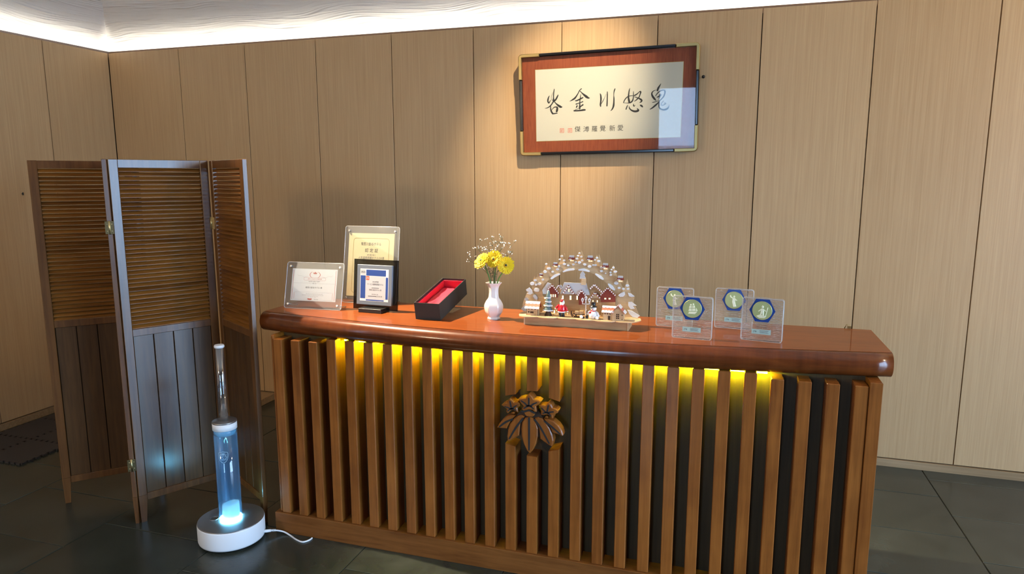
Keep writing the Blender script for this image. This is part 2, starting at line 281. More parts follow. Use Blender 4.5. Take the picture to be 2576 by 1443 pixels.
def tag(o, label=None, cat=None, group=None, kind=None):
    for k, v in (('label', label), ('category', cat), ('group', group), ('kind', kind)):
        if v: o[k] = v
    return o
def thing(name, label, cat, loc=(0, 0, 0), rot=(0, 0, 0), group=None):
    o = bpy.data.objects.new(name, None); C.objects.link(o); o.empty_display_size = 0.05
    o.location = loc; o.rotation_euler = rot; return tag(o, label, cat, group)
def struct(name, mb, mat): return tag(obj(name, mb, mat), kind='structure')
def wobj(name, mb, mat, parent):
    """build in world coordinates, then hang under an unrotated parent"""
    me = mb.mesh(name); me.transform(Matrix.Translation(-Vector(parent.location)))
    return obj(name, me, mat, parent)
def text_mesh(body, size, align='CENTER'):
    cu = bpy.data.curves.new('lettering', 'FONT'); cu.body = body; cu.size = size; cu.align_x = align; cu.align_y = 'CENTER'; cu.resolution_u = 2
    o = bpy.data.objects.new('lettering', cu); C.objects.link(o); bpy.context.view_layer.update()
    me = bpy.data.meshes.new_from_object(o.evaluated_get(bpy.context.evaluated_depsgraph_get())); bpy.data.objects.remove(o); bpy.data.curves.remove(cu)
    me.transform(Matrix.Rotation(R(90), 4, 'X')); return me          # lies in x,z and faces -y
def text(body, size, mat, parent, u, v, y, align='CENTER', sx=1.0, name='lettering'):
    me = text_mesh(body, size, align); me.transform(Matrix.Diagonal((sx, 1, 1, 1))); me.materials.clear()
    return obj(name, me, mat, parent, (u, y, v))
# ------------------------------------------------------------ the room
D, L, HT, HB = 4.0966, -4.3705, 2.4958, 0.0442
SX, SY = 3.6, -4.2                                             # right wall and window wall behind the camera
fl = MB().box(L-0.14, SX, SY, D+0.14, -0.12, -0.0035); floor = struct('floor', fl, 'grout')
TW, TH, TG = 0.6355, 0.4195, 0.004
tile_me = MB().box(TG/2, TW-TG/2, TG/2, TH-TG/2, -0.02, 0.0, b=0.0016).mesh('tile'); tile_me.materials.append(MAT['slate'])
for i in range(-2, 11):
    x0 = -3.352 + TW*i
    off = 2.0805 if i % 2 == 0 else 2.293
    for j in range(-16, 6):
        y0 = off + TH*j
        if y0 > D-0.06 or y0+TH < SY+0.2 or x0+TW < L+0.05 or x0 > SX-0.1: continue
        xa, xb = max(x0, L-0.1), min(x0+TW, SX); ya, yb = max(y0, SY), min(y0+TH, D+0.1)
        if xa > x0 or xb < x0+TW or ya > y0 or yb < y0+TH:
            me = MB().box(xa-x0+TG/2, xb-x0-TG/2, ya-y0+TG/2, yb-y0-TG/2, -0.02, 0.0, b=0.0016).mesh('tile')
        else: me = tile_me
        obj('tile', me, 'slate', floor, (x0, y0, random.uniform(-0.0008, 0.0006)))
# back wall: backing, panels, base
wb = MB().box(L-0.2, SX, D+0.105, D+0.25, 0, 4.05).box(L-0.02, SX, D+0.0195, D+0.026, 0, HT-0.02).box(L-0.1, SX, D+0.0195, D+0.11, 2.36, 2.37)
wall_back = struct('wall_back', wb, 'burnt')
xs = [L+0.001] + [-3.7407 + 0.55383*k for k in range(13)]
for k in range(len(xs)-1):
    x0, x1 = xs[k]+0.0025, min(xs[k+1]-0.0025, SX)
    if x0 > SX: break
    obj('panel', MB().box(0, x1-x0, 0, 0.019, 0, HT-HB-0.006, b=0.0008), 'wall_oak', wall_back, (x0, D, HB+0.006))
struct('baseboard_back', MB().box(L, SX, D-0.005, D+0.019, 0, HB, b=0.001), 'base_oak')
wl = MB().box(L-0.25, L-0.105, SY-0.1, D+0.25, 0, 0.35).box(L-0.25, L-0.105, -0.95, D+0.25, 0.35, 4.05).box(L-0.25, L-0.105, SY-0.1, -1.25, 0.35, 4.05).box(L-0.25, L-0.105, -1.25, -0.95, 2.4, 4.05)
wl.box(L-0.026, L-0.0195, -0.84, D+0.02, 0, HT-0.02).box(L-0.11, L-0.0195, -0.84, D+0.1, 2.36, 2.37)
wall_left = struct('wall_left', wl, 'burnt')
ys = [D-0.001] + [3.5842 - 0.55383*k for k in range(9)]
for k in range(len(ys)-1):
    y1, y0 = ys[k]-0.0025, ys[k+1]+0.0025
    obj('panel', MB().box(0, 0.019, 0, y1-y0, 0, HT-HB-0.006, b=0.0008), 'wall_oak', wall_left, (L-0.019, y0, HB+0.006))
struct('trim_1', MB().box(L-0.105, L-0.02, -0.9, -0.846, 0, 2.6), 'base_oak')
struct('baseboard_left', MB().box(L-0.019, L+0.005, -0.846, D-0.006, 0, HB, b=0.001), 'base_oak')
# ceiling: two sloping planes that meet in the corner, then flat
ce = bpy.data.meshes.new('ceiling'); zc, zf, run = 2.53, 4.0, 1.96; x0, y0 = L-0.1, D+0.105
A = (x0, y0, zc); B = (SX+0.1, y0, zc); Cc = (x0+run, y0-run, zf); Dd = (SX+0.1, y0-run, zf); E_ = (x0+run, SY-0.1, zf); F_ = (x0, SY-0.1, zc); G = (SX+0.1, SY-0.1, zf)
ce.from_pydata([A, B, Cc, Dd, E_, F_, G], [], [(0, 1, 3, 2), (0, 2, 4, 5), (2, 3, 6, 4)]); uv = ce.uv_layers.new(name='UVMap')
for p in ce.polygons:
    for li in p.loop_indices:
        v = ce.vertices[ce.loops[li].vertex_index].co
        uv.data[li].uv = (v.x, (y0-v.y)*1.25) if p.index == 0 else ((v.y, (v.x-x0)*1.25+7) if p.index == 1 else (v.x, v.y+20))
struct('ceiling', ce, 'plaster')
# walls behind the camera, with their windows
def holes(mb, lo, hi, hs, ztop, fn):
    cur = lo
    for a, b_, z0, z1 in hs:
        fn(mb, cur, a, 0, ztop); fn(mb, a, b_, 0, z0); fn(mb, a, b_, z1, ztop); cur = b_
    fn(mb, cur, hi, 0, ztop)
WR = [(-0.6, 1.95, 0.02, 2.45)]; WF = [(-1.24, -0.48, 0.25, 2.42)]; WL = [(-1.25, -0.95, 0.35, 2.4)]
mb = MB(); holes(mb, SY-0.1, D+0.25, WR, 4.05, lambda m_, a, b_, c_, d_: m_.box(SX, SX+0.15, a, b_, c_, d_)); struct('wall_right', mb, 'room_plaster')
mb = MB(); holes(mb, L-0.25, SX+0.15, WF, 4.05, lambda m_, a, b_, c_, d_: m_.box(a, b_, SY-0.15, SY, c_, d_)); struct('wall_front', mb, 'room_plaster')
def win(name, axis, pos, a, b_, z0, z1, nm):
    m_ = MB(); t = 0.05
    def bar(u0, u1, w0, w1):
        if axis == 'x': m_.box(pos-0.03, pos+0.03, u0, u1, w0, w1)
        else: m_.box(u0, u1, pos-0.03, pos+0.03, w0, w1)
    bar(a, b_, z0, z0+t); bar(a, b_, z1-t, z1); bar(a, a+t, z0, z1); bar(b_-t, b_, z0, z1)
    for k in range(1, nm): u = a+(b_-a)*k/nm; bar(u-0.025, u+0.025, z0, z1)
    struct(name, m_, 'window_frame')
win('window_1', 'x', SX+0.07, *WR[0], 3); win('window_2', 'y', SY-0.07, *WF[0], 1); win('window_3', 'x', L-0.18, *WL[0], 1)
a, b_, z0, z1 = WR[0]; portal((SX+0.12, (a+b_)/2, (z0+z1)/2), (0, R(90), 0), z1-z0, b_-a)
for a, b_, z0, z1 in WF: portal(((a+b_)/2, SY-0.12, (z0+z1)/2), (R(90), 0, 0), b_-a, z1-z0)
a, b_, z0, z1 = WL[0]; portal((L-0.22, (a+b_)/2, (z0+z1)/2), (0, R(-90), 0), z1-z0, b_-a)
gr = MB(); gr.add([(-40, -40, -0.16), (40, -40, -0.16), (40, 40, -0.16), (-40, 40, -0.16)], [(0, 1, 2, 3)]); struct('ground', gr, 'outdoor_ground')
# hidden light strips on top of the wall panels
tag(obj('cove_light_strip', MB().box(L-0.05, SX-0.05, D+0.035, D+0.075, 2.40, 2.425), 'cove_led'), 'long warm white light strip hidden above the back wall panels', 'light strip')
tag(obj('cove_light_strip', MB().box(L-0.075, L-0.035, -0.80, D-0.02, 2.40, 2.425), 'cove_led'), 'warm white light strip hidden above the left wall panels', 'light strip')
INK = [[(-0.3334,0.3411,0.0006),(-0.3387,0.3335,0.00301),(-0.3433,0.3195,0.00453),(-0.3441,0.3083,0.00423),(-0.3381,0.2981,0.00377)],[(-0.3381,0.2967,0.00181),(-0.3343,0.3037,0.00302),(-0.326,0.3176,0.0006)],[(-0.3138,0.3594,0.00045),(-0.3206,0.3428,0.0009),(-0.3234,0.3288,0.0009),(-0.3214,0.3188,0.0009),(-0.3162,0.313,0.0015)],[(-0.3048,0.378,0.0015),(-0.3071,0.3662,0.00299),(-0.3094,0.3494,0.0033),(-0.3098,0.3297,0.003),(-0.3094,0.3128,0.00571)],[(-0.2817,0.3442,0.00179),(-0.2862,0.3345,0.00419),(-0.2922,0.3235,0.00449),(-0.2997,0.3139,0.0048),(-0.3087,0.3099,0.00601)],[(-0.3087,0.3099,0.00526),(-0.314,0.3016,0.00331),(-0.3238,0.2878,0.00331),(-0.3389,0.2755,0.00272),(-0.351,0.2709,0.00212),(-0.3632,0.2691,0.00046)],[(-0.3064,0.307,0.00225),(-0.2952,0.2954,0.003),(-0.2832,0.2851,0.00524),(-0.2697,0.2762,0.00673),(-0.2622,0.2739,0.00448),(-0.2563,0.2744,0.0009)],[(-0.3275,0.2851,0.00241),(-0.3276,0.2709,0.00302),(-0.3246,0.2538,0.00453),(-0.3163,0.2393,0.00483),(-0.3133,0.2371,0.00377),(-0.2983,0.2381,0.00301),(-0.2862,0.2399,0.0021)],[(-0.3208,0.2579,0.00121),(-0.3118,0.269,0.00211),(-0.3027,0.2744,0.00271),(-0.2952,0.2749,0.0033),(-0.2877,0.2718,0.00525),(-0.2877,0.2612,0.0063),(-0.29,0.2514,0.00601),(-0.2937,0.2458,0.00301)],[(-0.1421,0.3733,0.00263),(-0.1501,0.3681,0.00234),(-0.156,0.3607,0.00264),(-0.1632,0.347,0.00264),(-0.172,0.3334,0.00368),(-0.1822,0.3212,0.00516),(-0.1925,0.3146,0.00443),(-0.2028,0.3093,0.00266),(-0.2132,0.3047,0.00059)],[(-0.153,0.3626,0.00176),(-0.1413,0.3504,0.00263),(-0.128,0.3388,0.00511),(-0.1133,0.3272,0.00729),(-0.1016,0.3199,0.00437),(-0.0929,0.3196,0.00087)],[(-0.1456,0.3436,0.00059),(-0.1485,0.3326,0.00205),(-0.1498,0.3187,0.00264),(-0.152,0.3048,0.00264),(-0.1523,0.2839,0.00353),(-0.1522,0.2699,0.00471),(-0.1524,0.2587,0.00368)],[(-0.1807,0.3072,0.00177),(-0.1718,0.3069,0.00368),(-0.1586,0.312,0.00382),(-0.144,0.3185,0.0041),(-0.133,0.3237,0.00293)],[(-0.1754,0.2874,0.00324),(-0.1644,0.2906,0.00236),(-0.1497,0.295,0.00235),(-0.1336,0.3008,0.00293)],[(-0.1673,0.2815,0.00118),(-0.1695,0.2746,0.00442),(-0.1753,0.265,0.00074)],[(-0.1327,0.2833,0.0041),(-0.1408,0.2779,0.00367),(-0.1496,0.2719,0.00294),(-0.1584,0.2708,0.00147)],[(-0.1871,0.2505,0.00414),(-0.1715,0.2501,0.00384),(-0.1494,0.2509,0.00412),(-0.1318,0.2532,0.00528),(-0.1193,0.2535,0.00381)],[(-0.1554,0.2644,0.00147),(-0.1686,0.2591,0.00118),(-0.179,0.2552,0.00148)],[(-0.0338,0.3424,0.00144),(-0.0301,0.3327,0.00403),(-0.0282,0.3146,0.0049),(-0.029,0.2981,0.00433),(-0.0309,0.2801,0.00462),(-0.0293,0.269,0.0026)],[(-0.0266,0.2842,0.00115),(-0.0181,0.2977,0.00202),(-0.0069,0.3194,0.00086),(0.0014,0.3391,0.00043)],[(0.008,0.3513,0.002),(0.0084,0.3341,0.00315),(0.0082,0.3134,0.00315),(0.0076,0.2886,0.00373),(0.0069,0.2713,0.00374)],[(0.0524,0.3661,0.00227),(0.049,0.3573,0.00341),(0.0459,0.3437,0.00228),(0.0456,0.3286,0.00171),(0.0468,0.3121,0.00342),(0.0467,0.2915,0.004),(0.0453,0.2736,0.00514),(0.0412,0.2599,0.00429),(0.0357,0.2504,0.00315),(0.0279,0.2437,0.00072)],[(0.137,0.3663,0.0007),(0.1331,0.3528,0.00309),(0.1307,0.3339,0.00366),(0.1296,0.3148,0.00451),(0.1328,0.2983,0.00563),(0.1358,0.2873,0.00563)],[(0.1577,0.3479,0.00112),(0.1574,0.3329,0.00224),(0.1571,0.3139,0.00252),(0.1545,0.3003,0.00365),(0.1484,0.291,0.00422),(0.1387,0.2851,0.00282),(0.1218,0.2843,0.00141),(0.1034,0.2863,0.00085)],[(0.1023,0.2863,0.00255),(0.106,0.2978,0.00255),(0.1156,0.3112,0.00282),(0.1267,0.3197,0.00254),(0.1407,0.3233,0.00197),(0.1561,0.3241,0.0014)],[(0.1617,0.3239,0.00308),(0.1714,0.3284,0.00364),(0.1811,0.3348,0.00279),(0.1879,0.3413,0.00195),(0.1948,0.3452,0.00348),(0.1983,0.3416,0.00418),(0.1951,0.3302,0.00307),(0.1899,0.3155,0.00279),(0.1803,0.3049,0.00336),(0.1694,0.2958,0.00224),(0.1603,0.2926,0.00056)],[(0.1605,0.3179,0.00112),(0.1717,0.3148,0.00224),(0.1858,0.3088,0.00307),(0.2,0.3016,0.00488),(0.205,0.2946,0.00488),(0.2003,0.2879,0.00349),(0.192,0.2841,0.00056)],[(0.1276,0.2745,0.00056),(0.1222,0.2644,0.00311),(0.1168,0.2494,0.00311)],[(0.1334,0.2668,0.00085),(0.1365,0.2557,0.0031),(0.1451,0.2459,0.00367),(0.1594,0.2386,0.00507),(0.1735,0.2368,0.00562),(0.186,0.2406,0.00589),(0.1859,0.2461,0.0042),(0.1787,0.2538,0.00084)],[(0.1599,0.279,0.00112),(0.1594,0.2701,0.00351),(0.163,0.2659,0.00281),(0.1699,0.2725,0.00042)],[(0.1958,0.2711,0.00196),(0.2043,0.2667,0.00558),(0.2114,0.2597,0.00279)],[(0.3094,0.3839,0.00082),(0.3035,0.3734,0.00342),(0.2957,0.3603,0.00548),(0.2906,0.3457,0.0048)],[(0.2837,0.3494,0.0011),(0.2714,0.3465,0.00193),(0.262,0.3374,0.00345),(0.2609,0.3266,0.00442),(0.2667,0.3143,0.00552),(0.2767,0.3018,0.00551),(0.2859,0.292,0.00083)],[(0.2818,0.3178,0.00193),(0.2884,0.3283,0.00247),(0.2991,0.3387,0.00302),(0.3125,0.3463,0.00301),(0.3248,0.3479,0.00341),(0.3331,0.3415,0.00436),(0.3321,0.3295,0.00382),(0.3271,0.3149,0.00355),(0.3166,0.3018,0.00301),(0.3059,0.2913,0.00192),(0.2953,0.2782,0.00344),(0.2818,0.2664,0.00483),(0.2656,0.2533,0.00388),(0.2513,0.2456,0.00111)],[(0.3131,0.3248,0.00342),(0.3038,0.3157,0.00549),(0.2875,0.3102,0.00083)],[(0.3055,0.3277,0.00247),(0.3038,0.317,0.00412),(0.3028,0.3049,0.00206),(0.2947,0.2978,0.00041)],[(0.2648,0.2832,0.00166),(0.2758,0.2849,0.00193),(0.2908,0.2891,0.00165),(0.3058,0.294,0.0011)],[(0.3033,0.286,0.00344),(0.3017,0.2712,0.00303),(0.3027,0.2576,0.00344),(0.3113,0.2465,0.00413),(0.3252,0.2414,0.00439),(0.3416,0.2429,0.00575),(0.3523,0.2507,0.00478),(0.3574,0.2614,0.00164),(0.3586,0.2681,0.00041)],[(0.3278,0.29,0.00164),(0.3186,0.2801,0.00192),(0.314,0.2708,0.00247),(0.3218,0.2645,0.00192),(0.3312,0.2689,0.00219),(0.3379,0.2755,0.00342),(0.3323,0.279,0.00164)]]
PIC = [(-0.516,0.5745),(0.5192,0.5904),(0.5163,0.0101),(-0.5103,-0.0015),(-0.4192,0.4892),(0.4276,0.4953),(0.4243,0.0903),(-0.4148,0.0796)]
SIG = [(0.0866,0.1448),(0.0392,0.1434),(-0.0159,0.1438),(-0.064,0.1424),(-0.1133,0.1411),(-0.1646,0.143),(-0.2592,0.1385),(-0.2101,0.1383)]
EMB = {'leaf':[[(-0.0057,0.6785),(-0.0236,0.671),(-0.0348,0.654),(-0.0381,0.6265),(-0.0358,0.595),(-0.0267,0.5643),(-0.0142,0.5384),(-0.0029,0.5284),(0.0083,0.5412),(0.0216,0.57),(0.0292,0.6026),(0.0297,0.6341),(0.0245,0.656),(0.0122,0.6726)],[(-0.0247,0.6776),(-0.037,0.6819),(-0.0528,0.678),(-0.0686,0.6639),(-0.0846,0.6395),(-0.0926,0.6159),(-0.0961,0.5881),(-0.0927,0.5667),(-0.0869,0.5685),(-0.0687,0.5821),(-0.0471,0.5971),(-0.0437,0.6259),(-0.0415,0.6465),(-0.0303,0.668)],[(-0.0607,0.6783),(-0.08,0.6781),(-0.0982,0.6709),(-0.1165,0.6542),(-0.1292,0.6369),(-0.1385,0.6198),(-0.1304,0.6185),(-0.0983,0.6198),(-0.0914,0.6342),(-0.08,0.6559)],[(0.0166,0.6753),(0.0299,0.6801),(0.0476,0.6764),(0.0654,0.6583),(0.0787,0.6374),(0.0877,0.6138),(0.0923,0.592),(0.087,0.5666),(0.0771,0.5699),(0.0571,0.581),(0.0393,0.5936),(0.0358,0.6213),(0.0312,0.6478)],[(0.0531,0.677),(0.0696,0.6777),(0.0916,0.6722),(0.1114,0.6566),(0.1246,0.6381),(0.1309,0.6188),(0.127,0.615),(0.1139,0.6191),(0.0865,0.6249),(0.0787,0.6441),(0.0653,0.6627)]],'flower':[[(-0.0049,0.7723),(0.0051,0.7655),(0.014,0.7531),(0.0295,0.7524),(0.0417,0.7458),(0.0351,0.7341),(0.023,0.7251),(0.0254,0.703),(0.0165,0.701),(0.0076,0.7079),(-0.0047,0.7089),(-0.0169,0.7031),(-0.0303,0.7006),(-0.0348,0.708),(-0.0281,0.7199),(-0.0371,0.7279),(-0.0495,0.7479),(-0.0327,0.7547),(-0.0193,0.756),(-0.0137,0.7659)],[(-0.0821,0.747),(-0.0731,0.7411),(-0.0663,0.7328),(-0.0528,0.7353),(-0.0416,0.7297),(-0.0438,0.7183),(-0.0528,0.7106),(-0.0494,0.693),(-0.0573,0.6944),(-0.0686,0.7),(-0.0765,0.7015),(-0.0845,0.6927),(-0.0924,0.684),(-0.0993,0.6901),(-0.097,0.7016),(-0.1049,0.7076),(-0.1186,0.7163),(-0.1071,0.7243),(-0.0946,0.7289),(-0.0901,0.7406)],[(0.0735,0.7446),(0.0823,0.7388),(0.0889,0.7273),(0.102,0.7243),(0.1118,0.7176),(0.1087,0.7073),(0.1,0.702),(0.0914,0.6966),(0.0904,0.6832),(0.0849,0.6826),(0.0761,0.6928),(0.0673,0.6963),(0.0563,0.6929),(0.0431,0.6915),(0.0419,0.7025),(0.043,0.7138),(0.0351,0.7307),(0.0472,0.7331),(0.0604,0.7344),(0.0669,0.7417)],[(-0.0247,0.6967),(-0.0169,0.7009),(-0.0046,0.7055),(0.0076,0.7012),(0.0187,0.6979),(0.0143,0.6863),(0.0077,0.6811),(-0.0146,0.6814),(-0.0214,0.687)],[(-0.0777,0.6901),(-0.0686,0.6933),(-0.063,0.6893),(-0.0664,0.6856),(-0.0777,0.6855)],[(0.0586,0.6865),(0.0662,0.6918),(0.0728,0.688),(0.0696,0.6821),(0.0608,0.6834)]],'vein':[[(-0.0057,0.6752,0.00245),(-0.0054,0.6031,0.00247),(-0.0052,0.5429,0.0018)],[(-0.0303,0.6703,0.00224),(-0.0596,0.6287,0.00249),(-0.0869,0.58,0.00183)],[(-0.0732,0.6623,0.00204),(-0.1028,0.6466,0.00251),(-0.1281,0.6244,0.00184)],[(0.0166,0.6708,0.00222),(0.0412,0.6399,0.00243),(0.0759,0.5799,0.00176)],[(0.0565,0.6684,0.00198),(0.0874,0.6473,0.00241),(0.1193,0.6231,0.00174)],[(-0.0059,0.7567,0.002),(-0.0058,0.7244,0.00223)],[(-0.0371,0.7431,0.00134),(-0.0203,0.733,0.00201),(-0.0114,0.7238,0.00223)],[(0.0263,0.7414,0.00132),(0.0119,0.734,0.00199),(0.002,0.7247,0.00222)],[(-0.0259,0.7123,0.00157),(-0.0147,0.7212,0.00201),(-0.0058,0.7255,0.00223),(0.0031,0.723,0.002),(0.0142,0.7142,0.00155)],[(-0.0337,0.6991,0.00179),(-0.0191,0.7018,0.00201),(-0.0047,0.7066,0.002),(0.0076,0.7023,0.002),(0.0176,0.6978,0.00177)],[(-0.0822,0.7358,0.00181),(-0.0765,0.706,0.00226)],[(-0.1038,0.7122,0.00137),(-0.089,0.7092,0.00182),(-0.0799,0.7045,0.00204)],[(-0.0551,0.7216,0.00135),(-0.0641,0.7151,0.00181),(-0.072,0.7076,0.00204)],[(-0.0913,0.6954,0.00159),(-0.0833,0.703,0.00181),(-0.0754,0.7061,0.00204),(-0.0664,0.7059,0.00181),(-0.0596,0.701,0.00158)],[(0.0725,0.7345,0.00175),(0.0672,0.7063,0.00219)],[(0.0451,0.7218,0.00132),(0.0551,0.7128,0.00176),(0.0617,0.7057,0.00197)],[(0.0934,0.7112,0.00131),(0.0803,0.7088,0.00175),(0.0716,0.7045,0.00197)],[(0.0508,0.7001,0.00154),(0.0595,0.7044,0.00176),(0.0683,0.7042,0.00197),(0.076,0.7006,0.00175),(0.0826,0.6924,0.00153)]]}
CORE = [(-0.0642,0.6864),(-0.0461,0.7064),(0.0301,0.7142),(0.0435,0.6977),(0.0547,0.6809),(0.0794,0.6298),(0.0574,0.6048),(0.0353,0.5886),(0.0264,0.5785),(-0.0414,0.5705),(-0.0642,0.6022),(-0.0939,0.6194),(-0.0961,0.6512)]
CUT = [[(-0.1175,0.748),(-0.0764,0.7576),(-0.1181,0.5522),(-0.0777,0.542)],[(-0.0286,0.7768),(0.0123,0.7784),(-0.0296,0.5098),(0.0101,0.5086)],[(0.0578,0.7561),(0.0996,0.7451),(0.0578,0.5401),(0.0993,0.5516)]]
ARO = [(-0.2163,0.0249),(-0.1876,0.0776),(-0.2079,0.116),(-0.2124,0.1496),(-0.1967,0.1783),(-0.1683,0.2073),(-0.1288,0.2283),(-0.0841,0.2437),(-0.0287,0.2539),(0.0261,0.2531),(0.0752,0.2387),(0.1188,0.2134),(0.157,0.1773),(0.1846,0.1354),(0.2016,0.093),(0.2111,0.0365)]
ARI = [(-0.1672,0.0278),(-0.1504,0.0852),(-0.1649,0.1125),(-0.1679,0.1348),(-0.1566,0.1577),(-0.1312,0.1811),(-0.106,0.1988),(-0.0726,0.2139),(-0.0283,0.2212),(0.0212,0.219),(0.0542,0.2054),(0.0871,0.1851),(0.12,0.1567),(0.1421,0.1279),(0.1591,0.0907),(0.1658,0.0338)]
SNOW = [(-0.1888,0.1307,0.01201),(-0.209,0.1564,0.00861),(-0.1918,0.153,0.00601),(-0.1962,0.1709,0.00543),(-0.1775,0.1564,0.00741),(-0.1634,0.1751,0.00483),(-0.1537,0.2088,0.00679),(-0.1383,0.2233,0.00704),(-0.1483,0.2408,0.0048),(-0.1003,0.2206,0.00559),(-0.1213,0.2101,0.00506),(-0.0963,0.2331,0.00614),(-0.0828,0.276,0.00472),(-0.091,0.2621,0.00445),(-0.0729,0.2586,0.00499),(-0.0713,0.2436,0.0061),(-0.056,0.2387,0.0047),(-0.0353,0.2436,0.00468),(-0.0152,0.2796,0.00465),(-0.0099,0.2906,0.00382),(-0.0015,0.276,0.00464),(-0.0192,0.2673,0.00521),(0.0028,0.2613,0.00491),(-0.0094,0.2527,0.00657),(-0.0245,0.2535,0.00467),(0.0623,0.2741,0.00512),(0.0693,0.2609,0.00565),(0.0544,0.2652,0.00378),(0.0575,0.2443,0.00513),(0.0332,0.238,0.00679),(0.0126,0.2454,0.00572),(0.048,0.244,0.00433),(0.13,0.2368,0.00479),(0.1384,0.2205,0.00637),(0.1223,0.2279,0.004),(0.1185,0.2171,0.00454),(0.1201,0.2064,0.00507),(0.0806,0.2357,0.00564),(0.0817,0.221,0.00565),(0.0985,0.2122,0.00322),(0.1421,0.175,0.00851),(0.1546,0.1553,0.00558),(0.1719,0.1521,0.00556),(0.1874,0.1663,0.00659),(0.1904,0.153,0.00554)]
STRIP = [[(-0.1267,0.1809,0.00394),(-0.1099,0.194,0.00561),(-0.0904,0.2017,0.00279)],[(-0.0765,0.2119,0.00278),(-0.0544,0.221,0.00498),(-0.0309,0.2233,0.00331)],[(-0.0116,0.2222,0.00274),(0.0089,0.2235,0.00546),(0.0322,0.2176,0.00272)],[(0.0581,0.2078,0.00271),(0.0773,0.1965,0.00593),(0.0896,0.1875,0.00269)],[(0.1115,0.1696,0.00268),(0.1238,0.1579,0.00695),(0.1361,0.1464,0.00267)]]
LEAFS = [[(0.1522,0.1251),(0.1626,0.1351),(0.177,0.1412),(0.18,0.1292),(0.1722,0.1208),(0.1603,0.1188)],[(0.1903,0.1378),(0.2022,0.1357),(0.2183,0.1245),(0.2079,0.1212),(0.196,0.1233)],[(0.1939,0.1003),(0.2058,0.1023),(0.2272,0.0873),(0.2115,0.0851),(0.2197,0.0747),(0.2039,0.0712),(0.1944,0.0841)],[(0.1908,0.0677),(0.2094,0.0647),(0.2415,0.0463),(0.2312,0.0376),(0.2127,0.0392),(0.1992,0.0519)],[(-0.2346,0.1309),(-0.2202,0.14),(-0.2087,0.1293),(-0.2057,0.1154),(-0.2158,0.1093),(-0.2317,0.1141),(-0.2216,0.1203),(-0.2325,0.1239)],[(-0.2028,0.1086),(-0.1928,0.1119),(-0.1842,0.0997),(-0.1855,0.0884),(-0.197,0.0906),(-0.2043,0.1015)],[(-0.2417,0.0911),(-0.2316,0.0972),(-0.2215,0.0893),(-0.2301,0.0804),(-0.2388,0.0842)],[(-0.2562,0.0478),(-0.2417,0.0628),(-0.2286,0.0536),(-0.23,0.038),(-0.246,0.0356)]]
FAN = [[(-0.2441,0.0868),(-0.2268,0.1272),(-0.2066,0.1281),(-0.1863,0.0898),(-0.1889,0.0289),(-0.2498,0.0253),(-0.2556,0.0464)],[(0.1397,0.0332),(0.1434,0.1071),(0.1641,0.1352),(0.1845,0.1685),(0.1984,0.1423),(0.2174,0.119),(0.2127,0.0999),(0.2266,0.0737),(0.2393,0.0446),(0.233,0.0334)]]
TREES = [[(-0.0024,0.3007),(-0.0153,0.2501),(0.0148,0.2552)],[(-0.0124,0.295),(-0.0236,0.2498),(0.0011,0.252)],[(-0.085,0.2845),(-0.0971,0.2402),(-0.0706,0.2439)],[(-0.0739,0.2881),(-0.0804,0.2491),(-0.0651,0.2469)],[(0.0604,0.2852),(0.0504,0.243),(0.0735,0.2411)],[(0.069,0.2873),(0.0612,0.2434),(0.0857,0.2362)],[(0.1284,0.2464),(0.1159,0.2077),(0.1455,0.1981)],[(-0.1515,0.2437),(-0.1631,0.2073),(-0.1348,0.2112)],[(-0.1394,0.2525),(-0.1433,0.2136),(-0.1321,0.2196)],[(-0.1888,0.1951),(-0.1971,0.1444),(-0.1772,0.1733)],[(-0.2016,0.189),(-0.2101,0.1494),(-0.1914,0.1558)],[(0.1856,0.1891),(0.1734,0.1454),(0.2001,0.1413)]]
MINI = [[(-0.1066,0.2414,0.01256)],[(-0.0389,0.2697,0.01565)],[(0.0374,0.271,0.0162)],[(0.0999,0.2424,0.01601)],[(0.1609,0.1939,0.01585)],[(-0.1676,0.195,0.0102)]]
VIL = {'roof':[[(-0.0668,0.1712),(0.0252,0.1715),(0.0415,0.1234),(-0.0829,0.1237)],[(-0.1589,0.1347),(-0.1366,0.1675),(-0.1211,0.1627),(-0.1335,0.14),(-0.1433,0.1188),(-0.156,0.1195)],[(-0.0903,0.1586),(-0.0777,0.1592),(-0.072,0.143),(-0.079,0.1426)]],'wall':[[(-0.0829,0.1245),(-0.0712,0.1251),(-0.0486,0.1573),(-0.0261,0.1238),(0.041,0.1239),(0.0423,0.046),(-0.1356,0.0425),(-0.1361,0.1052),(-0.0939,0.106)],[(-0.0985,0.1445),(-0.0903,0.1573),(-0.079,0.1426),(-0.0787,0.1151),(-0.0982,0.1141)],[(0.0427,0.1485),(0.0578,0.1676),(0.0862,0.1356),(0.0879,0.0473),(0.0445,0.0461)],[(-0.001,0.1926),(0.0194,0.1935),(0.0198,0.1718),(0.0098,0.1632),(-0.0007,0.1709)],[(0.0848,0.0976),(0.1437,0.1007),(0.1449,0.0479),(0.0858,0.0458)]],'red':[[(-0.1315,0.1414),(-0.1148,0.1581),(-0.0936,0.1281),(-0.0915,0.1075),(-0.1312,0.1054)],[(0.0856,0.1274),(0.1131,0.1579),(0.1448,0.1277),(0.1454,0.1014),(0.0862,0.0982)],[(-0.0044,0.127),(0.0069,0.1385),(0.0193,0.1282),(0.0201,0.0837),(-0.0037,0.0824)]],'dome':[[(-0.0024,0.1926),(0.0002,0.2008),(-0.0012,0.2062),(0.0027,0.2145),(0.0089,0.2202),(0.015,0.215),(0.02,0.2071),(0.0174,0.2016),(0.0221,0.1936),(0.0222,0.1888),(-0.0023,0.1885)]],'gable':[[(0.0476,0.1141),(0.0626,0.135),(0.0845,0.1133)]]}
